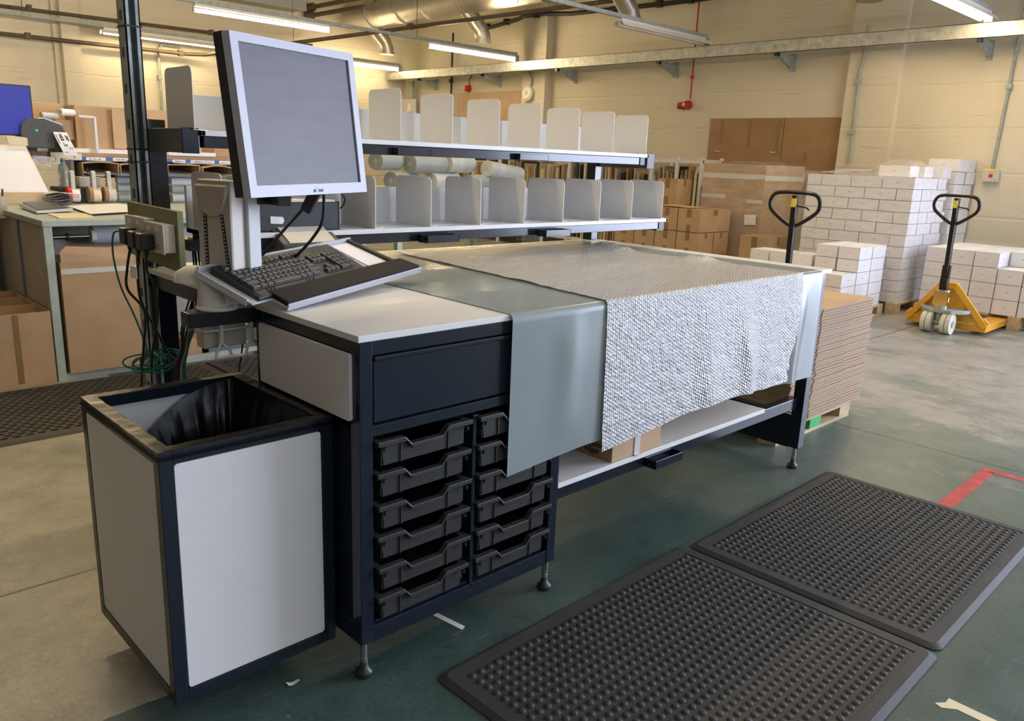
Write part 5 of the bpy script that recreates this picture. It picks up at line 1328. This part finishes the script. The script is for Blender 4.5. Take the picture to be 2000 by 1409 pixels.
# shelf with pigeonholes
t = thing('sorting_shelf', 'brown sorting shelf over the old bench with white and blue label strip', 'shelf', (1.3, 5.0, 1.2))
MB().box(.40, 4.86, 1.205, 2.5, 5.25, 1.232).build('shelf_board', 'wood_dark', t)
MB().box(.40, 4.852, 1.178, 2.5, 4.86, 1.206).build('label_rail', 'blue_strip', t)
for x0, x1 in ((.40, .62), (.70, .86), (.89, 1.02), (1.07, 1.27), (1.30, 1.42), (1.50, 1.60), (1.64, 1.83), (1.87, 2.05), (2.1, 2.3)):
    p_ = MB().box(x0, 4.850, 1.181, x1, 4.852, 1.203).build('label_card', 'paper', t)
    m = MB(); random.seed(int(x0*100)); xx = x0+.02
    while xx < x1-.03:
        l_ = random.uniform(.008, .02); m.box(xx, 4.8492, 1.188, xx+l_, 4.8499, 1.188+random.choice((.003, .006))); xx += l_+.006
    m.build('scribble', 'ink', p_)
for x in (.42, .80, 2.44): MB().box(x, 4.9, .892, x+.02, 5.2, 1.205).build('shelf_support', 'socket', t)
def pigeon(x0, x1, z0, z1, label, arch):
    t = thing('pigeonhole_box', label, 'box', ((x0+x1)/2, 5, z0), group=None)
    n = 8; o_ = [(x0+(x1-x0)*k/n, z1-.004+arch*math.sin(PI*k/n)) for k in range(n+1)]
    i_ = [(x0+.006+(x1-x0-.012)*k/n, z1-.012+arch*math.sin(PI*k/n)) for k in range(n+1)]
    poly_o = [(x0, z0)]+o_+[(x1, z0)]; poly_i = [(x0+.006, z0+.004)]+i_+[(x1-.006, z0+.004)]
    N_ = len(poly_o); v = []
    for yy in (4.80, 5.2): v += [(a, yy, b) for a, b in poly_o]+[(a, yy, b) for a, b in poly_i]
    fs = []
    for k in range(N_):
        j = (k+1) % N_
        fs += [(k, j, N_+j, N_+k), (2*N_+k, 2*N_+j, j, k), (N_+k, N_+j, 3*N_+j, 3*N_+k)]
    MB().add(v, fs).box(x0, 5.195, z0, x1, 5.2, z1).build('carton_sleeve', 'carton', t)
    single('paper_sheet', MB().grid(6, 4, lambda u, v: (x0+.012+(x1-x0-.024)*u, 4.76+.35*v, z0+.016+.02*v-.012*(1-v)*math.sin(u*PI)*1.5)), 'paper', 'white paper lying in '+label, 'paper', (x0, 4.9, z0))
pigeon(.845, 1.09, 1.075, 1.170, 'the leftmost open brown pigeonhole box', .010)
pigeon(1.10, 1.36, 1.070, 1.165, 'the pigeonhole box left of the galvanised post', .010)
pigeon(1.44, 1.69, 1.078, 1.172, 'the pigeonhole box right of the dark upright', .002)
pigeon(1.71, 1.97, 1.075, 1.155, 'the arched pigeonhole box left of the monitor', .018)
pigeon(2.0, 2.25, 1.075, 1.160, 'the pigeonhole box hidden behind the monitor', .010)
for k, (x0, x1) in enumerate(((.845, 1.69),)):
    single('shelf_plank', MB().box(.845, 4.79, 1.064, 2.25, 5.2, 1.0745), 'bluegrey', 'thin blue-grey plank under the row of pigeonholes', 'plank', (1.5, 5, 1.07))
for x in (.85, 1.36, 1.80, 2.2): single('plank_support', MB().box(x, 4.95, .893, x+.02, 5.15, 1.063), 'socket', 'pale upright board under the pigeonhole plank, '+{.85: 'leftmost', 1.36: 'second', 1.80: 'third', 2.2: 'rightmost'}[x], 'support', (x, 5, .893))
# on top of the sorting shelf
single('brown_carton', MB().box(.87, 4.95, 1.262, 1.245, 5.2, 1.56), 'carton', 'largest brown carton on the sorting shelf, left of the galvanised post', 'box', (1.05, 5, 1.262), bevel=.003)
single('carton_flap', MB().obox((1.155, 4.935, 1.41), (.10, .006, .28), Matrix.Rotation(.35, 3, 'Z')), 'carton2', 'bent open flap on the largest carton of the sorting shelf', 'cardboard', (1.155, 4.94, 1.27))
single('brown_carton', MB().box(.745, 4.98, 1.32, .865, 5.2, 1.455), 'carton', 'smaller brown carton beside the largest one on the sorting shelf', 'box', (.8, 5, 1.32), bevel=.003)
single('paper_stack', MB().box(.74, 4.9, 1.2325, .985, 5.2, 1.262), 'paper', 'stack of white paper under the smaller carton on the sorting shelf', 'paper', (.85, 5, 1.2325))
single('paper_stack', MB().box(.99, 4.88, 1.2325, 1.26, 5.2, 1.2615), 'paper', 'stack of white paper under the largest carton on the sorting shelf', 'paper', (1.1, 5, 1.2325))
single('white_angle', MB().box(.966, 4.86, 1.2325, .982, 4.88, 1.485).box(.87, 4.86, 1.475, .9655, 4.875, 1.49), 'rack_white', 'white bent metal stand between the two cartons on the sorting shelf', 'stand', (.97, 4.87, 1.2325))
single('brown_carton', MB().box(.62, 5.05, 1.4555, .83, 5.25, 1.565), 'carton2', 'brown carton behind the printer, partly above the paper rolls', 'box', (.7, 5.1, 1.4555), bevel=.003)
single('grey_file_box', MB().box(.56, 5.02, 1.2325, .74, 5.24, 1.455), 'ltgrey', 'grey file box behind the label printer on the sorting shelf', 'box', (.65, 5.1, 1.2325), bevel=.003)
roll('white paper roll lying on top beside the largest carton', (.77, 4.93, 1.505), (.868, 4.97, 1.505), .024, 'paper')
roll('grey paper roll in front of the carton behind the printer', (.65, 4.93, 1.477), (.76, 4.97, 1.477), .020, 'ltgrey')
single('brown_carton', MB().box(1.30, 5.0, 1.2325, 1.62, 5.2, 1.36), 'carton', 'low brown carton between the posts and the divider', 'box', (1.4, 5, 1.2325), bevel=.003)
single('brown_carton', MB().box(1.28, 5.02, 1.3605, 1.60, 5.2, 1.565), 'carton2', 'upper brown carton between the posts and the divider', 'box', (1.4, 5, 1.36), bevel=.003)
single('paper_tray', MB().box(1.47, 4.84, 1.2325, 1.84, 5.1, 1.262), 'paper', 'white paper tray on the sorting shelf right of the dark upright', 'tray', (1.6, 5, 1.2325), bevel=.003)
single('brown_carton', MB().box(1.88, 4.95, 1.2325, 2.3, 5.2, 1.30), 'carton', 'flat brown carton on the sorting shelf behind the monitor edge', 'box', (2.0, 5, 1.2325), bevel=.003)
# printer with a printed label on the left
t = thing('label_printer', 'dark grey label printer on the sorting shelf with a long printed label', 'printer', (.60, 4.75, 1.24))
MB().prism([(.475, 1.255), (.735, 1.255), (.735, 1.36), (.715, 1.405), (.60, 1.445), (.52, 1.45), (.47, 1.41), (.455, 1.35)], 'y', 4.70, 4.86).build('body', 'slate', t, bevel=.008)
MB().prism([(.60, 1.449), (.70, 1.414), (.715, 1.412), (.72, 1.42), (.61, 1.455)], 'y', 4.71, 4.85).build('lid_window', 'ltgrey', t, bevel=.002)
for a in ((.655, 4.698, 1.2325, .715, 4.86, 1.30), (.50, 4.75, 1.2325, .56, 4.86, 1.26)): box(*a).build('foot', 'pc_black', t)
MB().cyl((.555, 4.697, 1.37), (.555, 4.70, 1.37), .008, n=10).build('power_light', 'green_led', t)
MB().box(.735, 4.70, 1.25, .737, 4.72, 1.31).build('label_guide', 'green_paint', t)
lab = thing('printed_label', 'long white shipping label with barcodes curling out of the printer', 'label', (.69, 4.66, 1.3))
MB().grid(6, 14, lambda u, v: (.645+.085*u+.05*v**1.3, 4.67-.03*math.sin(v*2)-.002, 1.365-.15*v+.0*u)).build('paper_strip', 'paper', lab, fixn=False)
mk = MB(); random.seed(2)
def lp(u, v): return (.645+.085*u+.05*v**1.3, 4.668-.03*math.sin(v*2)-.003, 1.365-.15*v)
for (u0_, u1_, v0_, v1_) in ((.08, .13, .1, .5), (.30, .55, .08, .11), (.30, .55, .13, .16), (.30, .55, .18, .24), (.30, .55, .26, .28), (.30, .55, .30, .36), (.72, .78, .12, .34), (.82, .90, .15, .38), (.46, .58, .52, .60), (.35, .40, .45, .62), (.6, .9, .66, .68), (.6, .85, .72, .735), (.15, .4, .86, .88)):
    mk.add([lp(u0_, v0_), lp(u1_, v0_), lp(u1_, v1_), lp(u0_, v1_)], [(0, 1, 2, 3)])
mk.build('barcode_print', 'ink', lab, fixn=False)
t = thing('shelf_number_card', 'white card reading 3 on the shelf edge under the printer label', 'card', (.77, 4.84, 1.2))
MB().prism([(.66, 1.20), (.80, 1.185), (.86, 1.19), (.86, 1.225), (.80, 1.228), (.66, 1.235)], 'y', 4.842, 4.846).build('card', 'cream_paper', t)
text('numeral', '3', .034, 'ink', t, (.81, 4.8415, 1.207), (PI/2, 0, 0))
t = thing('handwritten_note', 'white note with pink handwriting hanging from the sorting shelf', 'note', (.58, 4.83, 1.18))
MB().prism([(.545, 1.15), (.655, 1.13), (.65, 1.20), (.545, 1.205)], 'y', 4.832, 4.834).build('paper', 'paper', t)
m = MB()
for k, (a, b) in enumerate(((.55, .575), (.565, .63), (.57, .645), (.575, .64), (.585, .62))): m.box(a, 4.831, 1.188-.009*k, b, 4.832, 1.1905-.009*k)
m.build('pink_writing', 'pink_ink', t)
t = thing('round_sign', 'white card with a round black stamp beside the handwritten note', 'card', (.67, 4.83, 1.18))
MB().box(.64, 4.828, 1.15, .72, 4.831, 1.20).build('card', 'cream_paper', t)
MB().tube([(.668+.020*math.cos(a*PI/10), 4.827, 1.185+.020*math.sin(a*PI/10)) for a in range(20)], .001, 5, closed=True).build('round_stamp', 'ink', t)
t = thing('blue_monitor', 'flat monitor with a lit blue screen at the left edge', 'monitor', (.35, 4.75, 1.25))
MB().box(.05, 4.74, 1.33, .555, 4.78, 1.655).build('housing', 'pc_black', t, bevel=.004)
MB().box(.06, 4.737, 1.34, .545, 4.7405, 1.645).build('screen', 'blue_screen', t)
MB().box(.25, 4.76, 1.24, .31, 4.79, 1.34).build('stand_neck', 'pc_black', t)
MB().box(.12, 4.70, 1.2325, .44, 4.86, 1.242).build('stand_foot', 'pc_black', t, bevel=.003)
t = thing('monitor_shelf', 'dark brown board on pale uprights carrying the blue monitor', 'shelf', (.1, 4.95, 1.2))
MB().box(-.7, 4.70, 1.205, .395, 5.25, 1.232).build('board', 'wood_dark', t)
for x in (-.65, .36): MB().box(x, 4.9, .895 if x > 0 else .876, x+.02, 5.2, 1.205).build('upright', 'socket', t)
t = thing('document_stand', 'tan document stand holding a large white sheet at the left edge', 'stand', (.3, 4.6, .9))
MB().prism([(.0, .885), (.52, .895), (.52, .975), (.0, .975)], 'y', 4.50, 4.54).build('foot_ledge', 'wood', t, bevel=.003)
MB().add([(-.1, 4.56, .96), (.56, 4.56, .96), (.475, 4.68, 1.27), (-.1, 4.68, 1.27), (-.1, 4.57, .96), (.56, 4.57, .96), (.475, 4.69, 1.27), (-.1, 4.69, 1.27)], [(3, 2, 1, 0), (4, 5, 6, 7), (0, 1, 5, 4), (1, 2, 6, 5), (2, 3, 7, 6), (3, 0, 4, 7)]).build('back_board', 'cream_paper', t)
MB().add([(-.1, 4.552, .972), (.552, 4.552, .972), (.468, 4.672, 1.255), (-.1, 4.672, 1.255)], [(0, 1, 2, 3)]).build('white_sheet', 'paper', t, fixn=False)
single('sticky_notes', MB().prism([(.375, 1.272), (.485, 1.268), (.485, 1.318), (.465, 1.322), (.365, 1.33), (.37, 1.30)], 'y', 4.66, 4.668), 'cream_paper', 'yellowed sticky note standing on the document stand below the blue monitor', 'note', (.42, 4.66, 1.27))
t = thing('pen_pot', 'clear brown pen pot with pens hanging at the left edge', 'pen pot', (.16, 4.2, .95))
MB().cyl((.17, 4.15, .86), (.17, 4.15, .97), .045, .05, 18).build('pot', 'taupe', t)
for k, (m, dx) in enumerate((('red_plastic', -.02), ('cable_black', .025), ('silver', -.008), ('red_plastic', -.03))):
    single('pen', MB().cyl((.17+dx, 4.15, .93), (.165+dx*1.5, 4.15, 1.02-.006*k), .005, n=6), m, ['red pen standing in the pot at the left edge', 'black marker standing in the pot at the left edge', 'silver pen standing in the pot at the left edge', 'short red pen leaning in the pot at the left edge'][k], 'pen', (.17, 4.15, .95))
t = thing('wall_bracket', 'short shelf of the second old bench carrying the pen pot', 'bracket', (.17, 4.2, .85))
MB().box(.11, 4.09, .845, .23, 4.31, .858).build('ledge', 'teal_paint', t)
# low things behind the stand
for k, (x0, x1, z0, z1, m, lb) in enumerate(((.95, 1.10, .015, .12, 'carton', 'small brown carton on the floor under the old bench, behind the wire holder'), (1.05, 1.38, .015, .07, 'bluegrey', 'dark blue box on the floor behind the wire holder'))):
    single('floor_box', MB().box(x0, 3.42, z0-.014, x1, 3.6, z1), m, lb, 'box', (x0, 3.45, 0), bevel=.003)
single('blue_device', MB().box(1.10, 3.42, .071, 1.32, 3.6, .15), 'bluegrey', 'blue-grey device with a pale stripe on top of the dark blue box', 'device', (1.2, 3.5, .07), bevel=.004)
